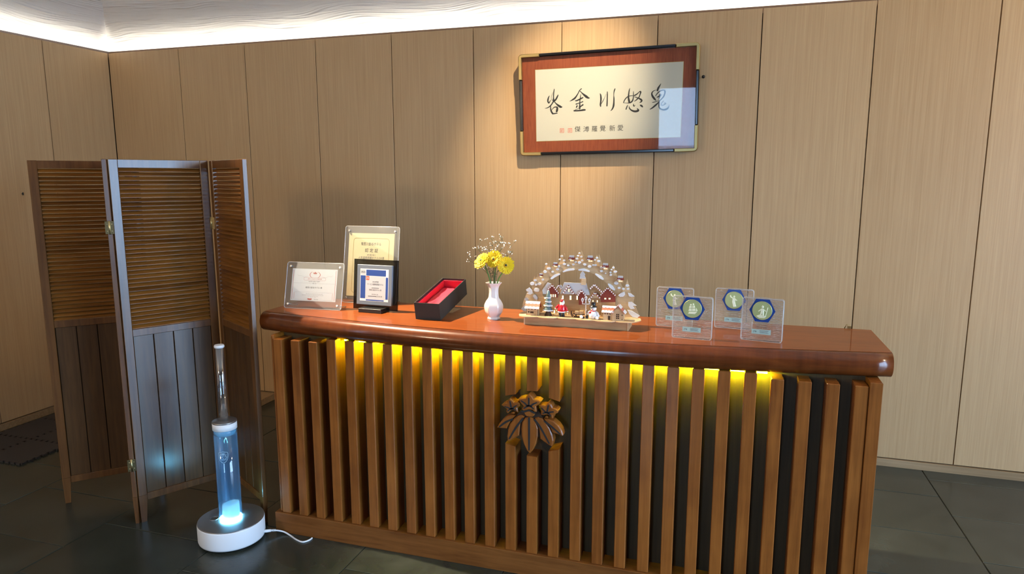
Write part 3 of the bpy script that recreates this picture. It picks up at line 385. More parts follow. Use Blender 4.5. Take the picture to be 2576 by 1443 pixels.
TRIM = [[(-0.0692,0.1259,0.00305),(-0.0466,0.1593,0.00303),(-0.0233,0.1249,0.00302)],[(0.0417,0.1493,0.00297),(0.0594,0.169,0.00296),(0.0914,0.1392,0.00294)],[(-0.0076,0.1202,0.00274),(0.0071,0.1422,0.00272),(0.0259,0.1213,0.00272)],[(0.0456,0.1134,0.00244),(0.0627,0.1367,0.00242),(0.0861,0.1127,0.00241)],[(-0.1326,0.1401,0.00253),(-0.1146,0.1589,0.00279),(-0.0864,0.1244,0.0025)],[(0.0845,0.1262,0.00241),(0.1132,0.1586,0.00266),(0.1471,0.1267,0.00238)],[(-0.0972,0.1454,0.00223),(-0.0881,0.1601,0.00222),(-0.076,0.1428,0.00222)]]
WIN = [[(-0.0695,0.1033,0.00277),(-0.0696,0.117,0.00277)],[(-0.0376,0.1022,0.00331),(-0.0378,0.1186,0.0033)],[(-0.0101,0.1036,0.00274),(-0.0104,0.12,0.00274)],[(-0.1198,0.109,0.00224),(-0.1199,0.12,0.00224)],[(-0.1108,0.1094,0.00224),(-0.1109,0.1205,0.00224)],[(-0.1016,0.1099,0.00223),(-0.1017,0.1209,0.00223)],[(0.1049,0.111,0.00374),(0.1048,0.1164,0.00374)],[(0.1222,0.1119,0.00373),(0.1221,0.1173,0.00372)],[(0.0554,0.0962,0.00189),(0.0552,0.1044,0.00189)],[(0.0729,0.0971,0.00188),(0.0728,0.1053,0.00188)],[(-0.0449,0.1347,0.00193),(-0.0451,0.1457,0.00193)],[(-0.1051,0.0432,0.00224),(-0.1053,0.0543,0.00224)],[(-0.0967,0.0437,0.00224),(-0.0968,0.0548,0.00224)]]
# ------------------------------------------------------------ reception counter
ct = thing('reception_counter', 'wooden reception counter with vertical slats, glossy red-brown top and carved leaf emblem', 'counter', (-0.693, 2.70, 0))
ZT, ZU = 1.005, 0.920
XL, XR = -1.974, 0.565
ye = lambda x: 2.462 + 0.113*((x+0.71)/1.275)**2
wobj('plinth', MB().box(-1.905, 0.56, 2.470, 2.93, 0, 0.095, b=0.0015), 'plinth_wood', ct)
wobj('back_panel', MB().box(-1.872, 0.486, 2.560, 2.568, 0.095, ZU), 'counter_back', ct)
wobj('carcass', MB().box(-1.872, 0.486, 2.568, 2.90, 0.095, ZU), 'counter_wood', ct)
wobj('end_panel', MB().box(-1.8865, -1.8705, 2.484, 2.92, 0.095, ZU, b=0.005), 'counter_wood', ct)
wobj('end_panel', MB().box(0.4860, 0.5255, 2.474, 2.92, 0.095, ZU, b=0.0015), 'counter_wood', ct)
SP, SW, S0 = 0.08893, 0.0425, -1.8700
slat_me = MB().box(0, SW, 0, 0.046, 0.095, 0.9195, b=0.0024).box(0.0025, SW-0.0025, 0.044, 0.082, 0.095, 0.903).mesh('slat'); slat_me.materials.append(MAT['counter_wood'])
slat_short = MB().box(0, SW, 0, 0.046, 0.095, 0.904, b=0.0024).box(0.0025, SW-0.0025, 0.044, 0.082, 0.095, 0.903).mesh('slat'); slat_short.materials.append(MAT['counter_wood'])
def cutslat(zb, zt):
    # zb, zt: (left, right) heights of the two ends
    vs = [(x, y, z) for (x, z) in ((0, zb[0]), (SW, zb[1]), (SW, zt[1]), (0, zt[0])) for y in (0, 0.050)]
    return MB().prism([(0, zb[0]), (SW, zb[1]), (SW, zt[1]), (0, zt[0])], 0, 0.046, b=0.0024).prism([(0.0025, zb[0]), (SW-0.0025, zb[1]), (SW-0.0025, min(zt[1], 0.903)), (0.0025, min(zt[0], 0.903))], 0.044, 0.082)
for i in range(27):
    px = S0 + SP*i + 0.693
    if i in (12, 13, 14):
        (a, b_, c_, d_) = CUT[i-12]
        obj('slat', cutslat((a[1], b_[1]), (0.9195, 0.9195)), 'counter_wood', ct, (px, 2.478-2.70, 0))
        obj('slat', cutslat((0.095, 0.095), (c_[1], d_[1])), 'counter_wood', ct, (px, 2.478-2.70, 0))
    else: obj('slat', slat_short if i < 3 or i > 22 else slat_me, None, ct, (px, 2.478-2.70, 0))
N = 44; X = [XL + (XR-XL)*k/N for k in range(N+1)]
pan = MB(); rim = [(x, ye(x)) for x in X] + [(XR, 2.945), (XL, 2.945)]; n_ = len(rim)
pan.add([(x, y, ZU) for x, y in rim] + [(x, y, ZT) for x, y in rim], [tuple(range(n_-1, -1, -1)), tuple(range(n_, 2*n_))] + [(i, (i+1) % n_, n_+(i+1) % n_, n_+i) for i in range(n_)])
wobj('counter_top', pan, 'top_wood', ct)
mo = MB(); K = 12; vs, fs = [], []
for x in X:
    for k in range(K+1):
        a = math.pi*k/K; zz = (ZT+ZU)/2 + math.cos(a)*(ZT-ZU)/2; vs.append((x, ye(x) - 0.0005 - math.sin(a)*0.042, zz - (0.0006 if k == 0 else 0)))
for i in range(N):
    for k in range(K): fs.append((i*(K+1)+k, i*(K+1)+k+1, (i+1)*(K+1)+k+1, (i+1)*(K+1)+k))
mo.add(vs, fs, True); mo.f += [tuple(range(K, -1, -1)), tuple(N*(K+1)+k for k in range(K+1))]; mo.s += [False, False]
for i in range(N): mo.f.append((i*(K+1)+K, i*(K+1), (i+1)*(K+1), (i+1)*(K+1)+K)); mo.s.append(False)
wobj('edge_moulding', mo, 'mould_wood', ct)
tag(wobj('led_strip', MB().box(-1.545, 0.165, 2.528, 2.542, 0.908, 0.918), 'counter_led', ct), 'yellow light strip under the counter top')
# carved emblem: five leaves under three star flowers
em = obj('emblem', MB().prism([(a*0.86+0.0, 0.655+(b_-0.655)*0.86) for a, b_ in CORE], 2.472-2.70, 2.561-2.70), 'burnt', ct)
for p in EMB['leaf']: obj('leaf', MB().prism(p, 2.460-2.70, 2.500-2.70, b=0.004), 'counter_wood', em)
for k, p in enumerate(EMB['flower']): obj('flower', MB().prism(p, 2.456-2.70, 2.500-2.70, b=0.004 if k < 3 else 0.0025), 'counter_wood', em)
for p in EMB['vein']: obj('vein', MB().ribbon([(a, b_, w*1.6) for a, b_, w in p], (2.4552 if p[0][1] > 0.66 and abs(p[0][1]-p[-1][1]) < 0.028 or p[-1][1] > 0.68 else 2.4592)-2.70, 2.462-2.70), 'ink', em)
# ------------------------------------------------------------ folding screen
fs_ = thing('folding_screen', 'four-panel wooden folding screen with louvred top half, left of the counter', 'screen', (-2.5, 2.5, 0))
def screen_panel(P0, P1, hinge_z=()):
    P0, P1 = Vector(P0), Vector(P1); d = P1-P0; Wd = d.length; rz = math.atan2(d.y, d.x)
    ST, TH_, H = 0.037, 0.021, 1.68
    fr = MB()
    for x0, x1, sg in ((0, ST, 1), (Wd-ST, Wd, -1)):
        fr.box(x0, x1, 0, TH_, 0.13, H, b=0.002)
        xi0, xi1 = (x0+0.004, x1-0.010) if sg > 0 else (x0+0.010, x1-0.004)
        fr.add([(xi0, 0.003, 0), (xi1, 0.003, 0), (xi1, TH_-0.003, 0), (xi0, TH_-0.003, 0), (x0, 0, 0.131), (x1, 0, 0.131), (x1, TH_, 0.131), (x0, TH_, 0.131)],
               [(3, 2, 1, 0), (0, 1, 5, 4), (1, 2, 6, 5), (2, 3, 7, 6), (3, 0, 4, 7)])
    for z0, z1 in ((1.643, H-0.001), (0.889, 0.9215), (0.104, 0.137)): fr.box(ST, Wd-ST, 0.0015, TH_-0.0015, z0, z1, b=0.0012)
    f = obj('panel_frame', fr, 'screen_wood', fs_, (P0.x+2.5, P0.y-2.5, 0), (0, 0, rz))
    nS = 38; dz = (1.643-0.9215)/nS
    me = MB().box(0, Wd-2*ST, -0.01125, 0.01125, -0.0021, 0.0021, b=0.0012).mesh('louver'); me.materials.append(MAT['louver_wood'])
    for k in range(nS):
        obj('louver', me, None, f, (ST, TH_/2, 0.9215+dz*(k+0.5)), (R(42+random.uniform(-1.5, 1.5)), random.uniform(-0.002, 0.002), 0))
    nb = 4; bw = (Wd-2*ST)/nb
    bme = MB().box(0.0018, bw-0.0018, 0, 0.009, 0.137, 0.889, b=0.0012).mesh('board'); bme.materials.append(MAT['screen_board'])
    for k in range(nb): obj('board', bme, None, f, (ST+bw*k, 0.006, 0))
    obj('board_backing', MB().box(ST, Wd-ST, 0.0145, 0.0165, 0.138, 0.888), 'burnt', f)
    return f
pA = screen_panel((-3.075, 2.385), (-2.782, 2.690)); pB = screen_panel((-2.782, 2.700), (-2.578, 2.330)); pC = screen_panel((-2.556, 2.345), (-2.352, 2.712)); pD = screen_panel((-2.350, 2.716), (-2.000, 2.512))
def hinge(x, y, z, rz):
    mb = MB().box(-0.017, -0.001, -0.0015, 0, -0.028, 0.0, b=0.0004).box(0.001, 0.017, -0.0015, 0, -0.028, 0.028, b=0.0004).tube([(0, -0.002, -0.03), (0, -0.002, 0.03)], 0.0032, 8)
    mb.box(-0.017, -0.001, -0.0015, 0, 0.0, 0.028, b=0.0004)
    for dx in (-0.009, 0.009):
        for dz in (-0.015, 0.015): mb.ball((dx, -0.0018, dz), 0.0022, 6)
    obj('hinge', mb, 'brass', fs_, (x+2.5, y-2.5, z), (0, 0, rz))
for z in (1.385, 0.29):
    hinge(-2.5665, 2.3325, z, R(45)); hinge(-2.349, 2.7065, z, R(0)); hinge(-2.782, 2.706, z, R(180))
# ------------------------------------------------------------ shapes shared by the small things
def rrect(w, h, r_, cx=0.0, cz=0.0, n=5):
    P = []
    for sx, sz, a0 in ((1, -1, -90), (1, 1, 0), (-1, 1, 90), (-1, -1, 180)):
        for k in range(n+1):
            a = R(a0 + 90*k/n); P.append((cx + sx*(w/2-r_) + r_*math.cos(a), cz + sz*(h/2-r_) + r_*math.sin(a)))
    return P
def ell(cx, cz, rx, rz, n=14, a0=0.0, wob=0.0, rnd=random):
    return [(cx + rx*math.cos(2*math.pi*k/n)*(1+rnd.uniform(-wob, wob)), cz + rz*math.sin(2*math.pi*k/n)*(1+rnd.uniform(-wob, wob))) for k in range(n)]
def line(parent, mat, u0, v0, u1, v1, w, y, name='printed_line'):
    return obj(name, MB().ribbon([(u0, v0, w), (u1, v1, w)], y, y+0.0002), mat, parent)
# ------------------------------------------------------------ framed calligraphy on the back wall
pc = thing('framed_calligraphy', 'framed calligraphy with orange silk mat, black bars and gold corners on the back wall', 'picture', (-0.695, 4.058, 1.735), (R(2.5), 0, 0))
PM = Matrix.Translation((0.002, 0, 0.2935)) @ Matrix.Rotation(-0.0136, 4, 'Y')
PW, PH, BW = 1.034, 0.584, 0.020
obj('backing_board', MB().box(-PW/2+0.01, PW/2-0.01, 0.004, 0.014, -PH/2+0.01, PH/2-0.01, M=PM), 'burnt', pc)
obj('silk_mat', MB().box(-PW/2+0.012, PW/2-0.012, 0.0, 0.004, -PH/2+0.012, PH/2-0.012, M=PM), 'silk', pc)
pp = [PIC[4], PIC[5], PIC[6], PIC[7]]; cxp = sum(p[0] for p in pp)/4; czp = sum(p[1] for p in pp)/4
obj('gilt_border', MB().prism([(cxp+(p[0]-cxp)*1.006, czp+(p[1]-czp)*1.011) for p in pp], -0.0004, 0.0), 'gold', pc)
paper = obj('paper', MB().prism(pp, -0.0010, -0.0004), 'paper_art', pc)
names5 = [9, 9, 4, 9, 8]; it = iter(INK)
for k in names5:
    mb = MB()
    for _ in range(k): mb.ribbon(next(it), -0.0014, -0.0010)
    obj('brush_character', mb, 'ink', paper)
for ch, (u, v) in zip('愛新覺羅溥傑', SIG[:6]): text(ch, 0.036, 'ink', paper, u, v, -0.0013, name='brush_character')
for k, (u, v) in enumerate(SIG[6:]):
    mb = MB(); q = 0.0118
    for a in (-1, 1): mb.box(u-q, u+q, -0.0014, -0.0010, v+a*q-0.001, v+a*q+0.001).box(u+a*q-0.001, u+a*q+0.001, -0.0014, -0.0010, v-q, v+q)
    rr = random.Random(k+3)
    for i in range(4):
        zz = v-q+0.004+i*0.0052; mb.box(u-q+0.003, u-0.001+rr.uniform(-.003, .003), -0.0014, -0.0010, zz, zz+0.0016).box(u+0.001+rr.uniform(-.002, .003), u+q-0.003, -0.0014, -0.0010, zz+0.001, zz+0.0026)
    mb.box(u-0.0008, u+0.0008, -0.0014, -0.0010, v-q+0.003, v+q-0.003).box(u-0.006, u-0.0046, -0.0014, -0.0010, v-q+0.004, v+0.004)
    obj('red_seal', mb, 'seal_red', paper)
GX, GZ = 0.128, 0.145
for sg in (-1, 1):
    zz = sg*(PH/2-BW/2); obj('frame_bar', MB().box(-PW/2+GX, PW/2-GX, -0.022, 0.014, zz-BW/2+0.0015, zz+BW/2-0.0015, b=0.004, M=PM), 'black_lacquer', pc)
    xx = sg*(PW/2-BW/2); obj('frame_bar', MB().box(xx-BW/2+0.0015, xx+BW/2-0.0015, -0.022, 0.014, -PH/2+GZ, PH/2-GZ, b=0.004, M=PM), 'black_lacquer', pc)
for sx in (-1, 1):
    for sz in (-1, 1):
        ro = 0.022; o_ = [(PW/2-GX, PH/2), (PW/2-ro, PH/2)] + [(PW/2-ro+ro*math.sin(R(a)), PH/2-ro+ro*math.cos(R(a))) for a in (18, 36, 54, 72)] + [(PW/2, PH/2-ro), (PW/2, PH/2-GZ), (PW/2-BW, PH/2-GZ), (PW/2-BW, PH/2-BW), (PW/2-GX, PH/2-BW)]
        obj('gold_corner', MB().prism([(sx*a, sz*b_) for a, b_ in o_], -0.024, 0.0145, b=0.004, M=PM), 'gold', pc)
obj('glazing', MB().box(-PW/2+0.014, PW/2-0.014, -0.0085, -0.0065, -PH/2+0.014, PH/2-0.014, M=PM), 'clear_glass', pc)
h1 = thing('wall_hook', 'small round black knob on the wall beside the picture frame', 'hook', (-0.158, D, 2.149))
obj('stem', MB().tube([(0, 0, 0), (0, -0.03, 0)], 0.004, 8), 'black', h1); obj('knob', MB().ball((0, -0.034, 0), 0.0095, 12), 'black', h1)
h2 = thing('wall_hook', 'tiny black peg on the left wall above the folding screen', 'hook', (L, 3.333, 1.498))
obj('stem', MB().tube([(0, 0, 0), (0.010, 0, 0)], 0.0025, 6), 'black', h2); obj('knob', MB().box(0.008, 0.012, -0.004, 0.004, -0.009, 0.009, b=0.001), 'black', h2)
# ------------------------------------------------------------ certificates and plaque
def acrylic_stand(t, w, h, r_, inset, paper_rect, paper_mat, leg=10):
    obj('rear_sheet', MB().prism(rrect(w, h, r_, 0, h/2), 0.0012, 0.0042), 'clear_acrylic', t)
    u0, u1, v0, v1 = paper_rect
    pg = obj('paper', MB().box(u0, u1, 0.0002, 0.0009, v0, v1), paper_mat, t)
    obj('front_sheet', MB().prism(rrect(w, h, r_, 0, h/2), -0.0038, -0.0008), 'clear_acrylic', t)
    obj('edge_highlight', MB().tube([(p[0], -0.0023, p[1]) for p in rrect(w, h, r_, 0, h/2)]+[(rrect(w, h, r_, 0, h/2)[0][0], -0.0023, rrect(w, h, r_, 0, h/2)[0][1])], 0.0013, 6, cap=False), 'acrylic_highlight', t)  # edge highlight built as a whitish tube along the rim
    for sx in (-1, 1):
        for sz in (0, 1):
            M_ = Matrix.Translation((sx*(w/2-inset), -0.0038, inset if not sz else h-inset)) @ Matrix.Rotation(R(90), 4, 'X')
            obj('screw', MB().lathe([(0.0052, -0.009), (0.0052, 0.0022), (0.0040, 0.0034)], 14, M_), 'screw', t)
            if not sz and leg: obj('stand_leg', MB().tube([(sx*(w/2-inset), 0.004, inset), (sx*(w/2-inset), 0.060, inset*0.95), (sx*(w/2-inset), 0.078, 0.078*math.tan(R(leg))+0.003)], 0.0026, 8), 'screw', t)
    return pg
c1 = thing('certificate_stand', 'landscape clear acrylic stand holding a white certificate, nearest the counter left end', 'certificate', (-1.790, 2.668, ZT+0.0015), (R(-14), 0, R(3.4)))
pg = acrylic_stand(c1, 0.288, 0.213, 0.010, 0.019, (-0.117, 0.112, 0.036, 0.184), 'paper_white', 14); y = -0.0001
line(pg, 'print_red', -0.110, 0.042, -0.110, 0.178, 0.0008, y); line(pg, 'print_red', 0.105, 0.042, 0.105, 0.178, 0.0008, y)
line(pg, 'print_light', -0.098, 0.041, 0.097, 0.041, 0.0003, y); line(pg, 'print_light', -0.098, 0.0765, 0.097, 0.0765, 0.0003, y); line(pg, 'print_light', -0.107, 0.1175, 0.103, 0.1175, 0.0004, y)
line(pg, 'print_red', -0.100, 0.045, -0.100, 0.074, 0.0005, y); line(pg, 'print_red', 0.095, 0.045, 0.095, 0.074, 0.0005, y)
obj('crown', MB().prism([(-0.008, 0.161), (0.008, 0.161), (0.0095, 0.169), (0.0045, 0.1655), (0.0, 0.172), (-0.0045, 0.1655), (-0.0095, 0.169)], y, 0.0002), 'print_red', pg)
for sg in (-1, 1):
    obj('laurel', MB().ribbon([(sg*0.026*math.cos(R(a)), 0.157+0.016*math.sin(R(a)), 0.0003+0.0011*math.sin(R((a+60)*1.5))) for a in range(-60, 61, 15)], y, 0.0002), 'print_red', pg)
    obj('flourish', MB().ribbon([(sg*0.034, 0.150, 0.0003), (sg*0.055, 0.145, 0.0005), (sg*0.068, 0.152, 0.0004), (sg*0.082, 0.151, 0.0005), (sg*0.092, 0.157, 0.0003)], y, 0.0002), 'print_light', pg)
pill = rrect(0.112, 0.0135, 0.0065, 0, 0.1375); pl = MB()
for i in range(len(pill)):
    a, b_ = pill[i], pill[(i+1) % len(pill)]; pl.ribbon([(a[0], a[1], 0.0003), (b_[0], b_[1], 0.0003)], y, 0.0002)
obj('printed_line', pl, 'print_red', pg)
text('泊まってよかった宿大賞', 0.0068, 'print_red', pg, 0, 0.1375, y, sx=0.95); text('栃木県 50室以下部門', 0.0062, 'print_grey', pg, -0.002, 0.1255, y); text('第 2 位', 0.0060, 'print_grey', pg, 0, 0.1165, y)
text('鬼怒川金谷ホテル 様', 0.0092, 'ink', pg, -0.002, 0.0975, y)
for k, (a, b_) in enumerate(((-0.040, 0.050), (-0.058, 0.060), (-0.030, 0.030))):
    for i in range(int((b_-a)/0.011)): line(pg, 'print_light', a+i*0.011, 0.0690-k*0.0058, a+i*0.011+0.0085, 0.0690-k*0.0058, 0.0009, y)
line(pg, 'print_light', -0.016, 0.0525, -0.004, 0.0525, 0.0007, y); line(pg, 'print_light', 0.002, 0.0525, 0.012, 0.0525, 0.0007, y)
obj('logo', MB().prism([(-0.031, 0.047), (-0.022, 0.0485), (-0.018, 0.047), (-0.014, 0.0485), (-0.006, 0.047), (-0.009, 0.0425), (-0.018, 0.0400), (-0.028, 0.0425)], y, 0.0002), 'print_red', pg)
text('Benesse', 0.0065, 'print_grey', pg, 0.014, 0.0445, y)
c2 = thing('certificate_stand', 'tall clear acrylic stand holding a cream certificate, behind the dark plaque', 'certificate', (-1.612, 2.868, ZT+0.0015), (R(-10), 0, R(0)))
pg = acrylic_stand(c2, 0.288, 0.368, 0.011, 0.022, (-0.124, 0.118, 0.032, 0.335), 'paper_cream', 10)
rr_ = rrect(0.190, 0.262, 0.014, -0.003, 0.180); fr = MB()
for i in range(len(rr_)):
    a, b_ = rr_[i], rr_[(i+1) % len(rr_)]; fr.ribbon([(a[0], a[1], 0.0009), (b_[0], b_[1], 0.0009)], y, 0.0002)
obj('printed_border', fr, 'print_gold', pg)
text('鬼怒川金谷ホテル', 0.0170, 'ink', pg, -0.004, 0.283, y, sx=0.80); text('認 定 証', 0.0200, 'ink', pg, 0.000, 0.252, y, sx=1.0); text('旅行業が選ぶ', 0.0085, 'print_grey', pg, 0.0, 0.231, y, sx=0.9)
text('人気温泉旅館ホテル250選', 0.0140, 'print_grey', pg, 0.0, 0.217, y, sx=0.86)
text('The top 250 Ryokans & Hotels for spring resorts', 0.0055, 'print_gold', pg, 0, 0.2055, y); text('selected by the travel industry professionals', 0.0055, 'print_gold', pg, 0, 0.1985, y)
text('2024年度', 0.0120, 'print_grey', pg, -0.002, 0.186, y)
for k, (u, v, w) in enumerate(((-0.055, 0.112, 0.02), (-0.055, 0.095, 0.02), (-0.060, 0.075, 0.028), (-0.062, 0.062, 0.03), (-0.062, 0.055, 0.03))): line(pg, 'print_grey', u-w/2, v, u+w/2, v, 0.0014, y)
c3 = thing('award_plaque', 'blue and silver award plate on smoked acrylic with black foot, on the counter', 'plaque', (-1.494, 2.712, ZT+0.0005), (R(-6), 0, R(-3)))
obj('smoked_sheet', MB().prism([(-0.114, 0.006), (0.114, 0.006), (0.114, 0.232), (-0.114, 0.232)], 0.0, 0.005), 'smoked_acrylic', c3)
gp = obj('grey_plate', MB().box(-0.090, 0.090, -0.012, -0.0002, 0.028, 0.208, b=0.0015), 'plaque_grey', c3)
obj('foot', MB().box(-0.058, 0.058, -0.046, 0.030, 0.0, 0.018, b=0.001, M=Matrix.Rotation(R(6), 4, 'X')), 'black', c3)
y = -0.0124
wp = obj('white_print', MB().box(-0.073, 0.073, y, -0.0120, 0.045, 0.190), 'paper_white', gp); bl = MB()
y -= 0.0002
for a in ((-0.042, 0.059, 0.159, 0.186), (-0.071, -0.045, 0.056, 0.159), (0.059, 0.071, 0.056, 0.154), (-0.042, 0.051, 0.047, 0.052)): bl.box(a[0], a[1], y, y+0.0002, a[2], a[3])
obj('blue_print', bl, 'plaque_blue', gp)
sv = MB().box(-0.071, -0.0445, y, y+0.0002, 0.161, 0.187).box(-0.0435, 0.057, y, y+0.0002, 0.0535, 0.157); obj('silver_print', sv, 'plaque_silver', gp)
y -= 0.0002
obj('logo_square', MB().prism(rrect(0.0175, 0.0175, 0.002, -0.0345, 0.148), y, y+0.0002), 'logo_red', gp); text('JTB', 0.0090, 'paper_white', gp, -0.0345, 0.148, y-0.0001)
text('2025', 0.0115, 'ink', gp, -0.058, 0.1745, y); text('2024年度', 0.0080, 'ink', gp, 0.007, 0.132, y); text('サービス優秀旅館ホテル', 0.0088, 'ink', gp, 0.006, 0.1205, y, sx=0.86)
text('鬼怒川金谷ホテル 様', 0.0080, 'ink', gp, 0.006, 0.0955, y, sx=0.86); text('株式会社 JTB', 0.0058, 'ink', gp, 0.005, 0.0755, y); text('山北 栄二郎', 0.0062, 'ink', gp, 0.026, 0.0672, y)
for i in range(6): line(gp, 'ink', -0.030+i*0.007, 0.0672, -0.0245+i*0.007, 0.0672, 0.0011, y)
for i in range(5): line(gp, 'ink', -0.012+i*0.0075, 0.1045, -0.006+i*0.0075, 0.1045, 0.0010, y)
# ------------------------------------------------------------ open black presentation box, propped up at the back
bx_ = thing('presentation_box', 'open black box lined with crimson cloth, tilted up on the counter', 'box', (-1.1865, 2.609, ZT+0.0008), (R(11.3), 0, 0))
bw, bl_, bh, wt = 0.115, 0.316, 0.074, 0.003
mb = MB().box(-bw/2, bw/2, 0, bl_, 0, wt)
mb.box(-bw/2, bw/2, 0, wt, wt, bh).box(-bw/2, bw/2, bl_-wt, bl_, wt, bh).box(-bw/2, -bw/2+wt, wt, bl_-wt, wt, bh).box(bw/2-wt, bw/2, wt, bl_-wt, wt, bh)
obj('box_shell', mb, 'black_paper', bx_)
mb = MB(); q = 0.009; wt2 = 0.006
mb.box(-bw/2+wt, bw/2-wt, wt, bl_-wt, wt, wt+0.012)
mb.box(-bw/2+wt, -bw/2+wt2+0.003, wt, bl_-wt, wt, bh-q).box(bw/2-wt2-0.003, bw/2-wt, wt, bl_-wt, wt, bh-q).box(-bw/2+wt, bw/2-wt, wt, wt2+0.003, wt, bh-q).box(-bw/2+wt, bw/2-wt, bl_-wt2-0.003, bl_-wt, wt, bh-q)
obj('crimson_lining', mb, 'red_velvet', bx_)
mb = MB(); rr = random.Random(5); vs = []; nx, ny = 9, 16
for j in range(ny):
    for i in range(nx):
        fx, fy = i/(nx-1), j/(ny-1); vs.append((-0.044+0.088*fx, 0.02+0.276*fy, 0.024+0.012*abs(math.sin(fx*5.2+fy*3.0))+0.010*math.sin(fy*4+1)*math.sin(fx*9+fy*5)*0.6+rr.uniform(0, 0.003)))
mb.add(vs, [(j*nx+i, j*nx+i+1, (j+1)*nx+i+1, (j+1)*nx+i) for j in range(ny-1) for i in range(nx-1)], True); obj('folded_cloth', mb, 'red_satin', bx_)
st_ = thing('display_easel', 'clear acrylic easel hidden under the tilted black box', 'stand', (-1.1865, 2.82, ZT))
obj('strut', MB().box(-0.045, 0.045, 0.055, 0.058, 0.0, 0.050), 'clear_acrylic', st_); obj('base_plate', MB().box(-0.045, 0.045, -0.05, 0.0545, 0.0002, 0.003), 'clear_acrylic', st_)
# ------------------------------------------------------------ vase with gerberas and sprigs
vx, vy = -0.928, 2.712
va = thing('vase', 'small white faceted porcelain vase holding yellow flowers', 'vase', (vx, vy, ZT))
prof = [(0.0265, 0.0), (0.0275, 0.004), (0.0245, 0.010), (0.0275, 0.016), (0.0365, 0.030), (0.0405, 0.048), (0.0395, 0.062), (0.0320, 0.078), (0.0225, 0.092), (0.0205, 0.108), (0.0200, 0.122), (0.0225, 0.138), (0.0300, 0.150), (0.0345, 0.155), (0.0325, 0.156), (0.0260, 0.150), (0.0185, 0.136), (0.0170, 0.100), (0.0170, 0.06), (1e-7, 0.058)]
vm = MB(); nz = 4; dense = []
for i in range(len(prof)-1):                                     # finer profile, six separate facets with softened corners
    for j in range(3):
        t = j/3; p0, p1, p2, p3 = (Vector(prof[max(i-1, 0)]), Vector(prof[i]), Vector(prof[i+1]), Vector(prof[min(i+2, len(prof)-1)]))
        q = 0.5*((2*p1)+(p2-p0)*t+(2*p0-5*p1+4*p2-p3)*t*t+(3*p1-p0-3*p2+p3)*t**3); dense.append((max(q.x, 1e-5), q.y))
for k in range(6):
    a0, a1 = R(15+60*k+4), R(15+60*k+56); vs = []
    for r_, z in dense: vs += [(r_*math.cos(a0), r_*math.sin(a0), z), (r_*math.cos(a1), r_*math.sin(a1), z)]
    vm.add(vs, [(2*i, 2*i+1, 2*i+3, 2*i+2) for i in range(len(dense)-1)], True)
    b0 = R(15+60*(k+1)+4); vs = []
    for r_, z in dense:
        am = (a1+b0)/2; vs += [(r_*math.cos(a1), r_*math.sin(a1), z), (r_*1.003*math.cos(am), r_*1.003*math.sin(am), z), (r_*math.cos(b0), r_*math.sin(b0), z)]
    vm.add(vs, [(3*i+j, 3*i+j+1, 3*i+j+4, 3*i+j+3) for i in range(len(dense)-1) for j in range(2)], True)
me = vm.mesh('vase_body')
obj('vase_body', me, 'porcelain', va)
def gerbera(label, c, nrm, rad, grp='gerberas in the white vase', seed=1):
    rr = random.Random(seed); t = thing('gerbera', label, 'flower', (vx, vy, ZT), group=grp)
    c = Vector(c) - Vector((vx, vy, ZT)); Q = Vector(nrm).to_track_quat('Z', 'Y').to_matrix().to_4x4(); M_ = Matrix.Translation(c) @ Q
    for layer, (n_, r0, r1, lift, w) in enumerate(((34, 0.008, rad, 0.10, 0.0066), (32, 0.008, rad*0.90, 0.26, 0.0060), (26, 0.007, rad*0.62, 0.50, 0.0042))):
        mb = MB()
        for k in range(n_):
            a = 2*math.pi*(k+rr.uniform(-.25, .25))/n_; ln = (r1-r0)*rr.uniform(0.9, 1.05); li = lift + rr.uniform(-.08, .08)
            P = []
            for t_, ww in ((0, .45), (.35, .85), (.7, 1.0), (.92, .7), (1.0, .2)):
                rad_ = r0+ln*t_; z_ = 0.002+ln*li*t_*(1.25-0.6*t_) + layer*0.0015; tx, ty = math.cos(a), math.sin(a)
                P += [(rad_*tx - ty*w*ww*.5, rad_*ty + tx*w*ww*.5, z_), (rad_*tx, rad_*ty, z_-0.0009), (rad_*tx + ty*w*ww*.5, rad_*ty - tx*w*ww*.5, z_)]
            mb.add(P, [(3*i+j, 3*i+j+1, 3*i+j+4, 3*i+j+3) for i in range(4) for j in range(2)], True, M_)
        obj('petals', mb, 'petal_yellow', t)
    obj('flower_disc', MB().lathe([(0.0115, 0.002), (0.0105, 0.007), (0.006, 0.0085), (1e-7, 0.008)], 16, M_), 'petal_core', t)
    obj('flower_eye', MB().lathe([(0.0050, 0.0080), (0.0042, 0.0100), (1e-7, 0.0103)], 12, M_), 'petal_eye', t)
    obj('calyx', MB().lathe([(0.003, -0.010), (0.0085, -0.003), (0.010, 0.002)], 12, M_), 'stem_green', t)
    b_ = M_ @ Vector((0, 0, -0.008)); d_ = (M_ @ Vector((0, 0, -0.03)))
    obj('stem', MB().tube(spline([b_, d_*0.6+b_*0.4+Vector((0, 0, -0.012)), Vector((b_.x*0.35, b_.y*0.35, 0.165)), Vector((b_.x*0.12, b_.y*0.12, 0.075))], 6), 0.0030, 8), 'stem_green', t)
gerbera('yellow gerbera turned to the left, leftmost of the three', (-0.972, 2.690, 1.253), (-0.45, -0.72, 0.62), 0.040, seed=2)
gerbera('yellow gerbera facing forward, in the middle of the bunch', (-0.922, 2.702, 1.262), (-0.08, -0.95, 0.28), 0.039, seed=3)
gerbera('yellow gerbera facing right, lowest of the three', (-0.866, 2.690, 1.240), (0.30, -0.93, 0.12), 0.038, seed=4)
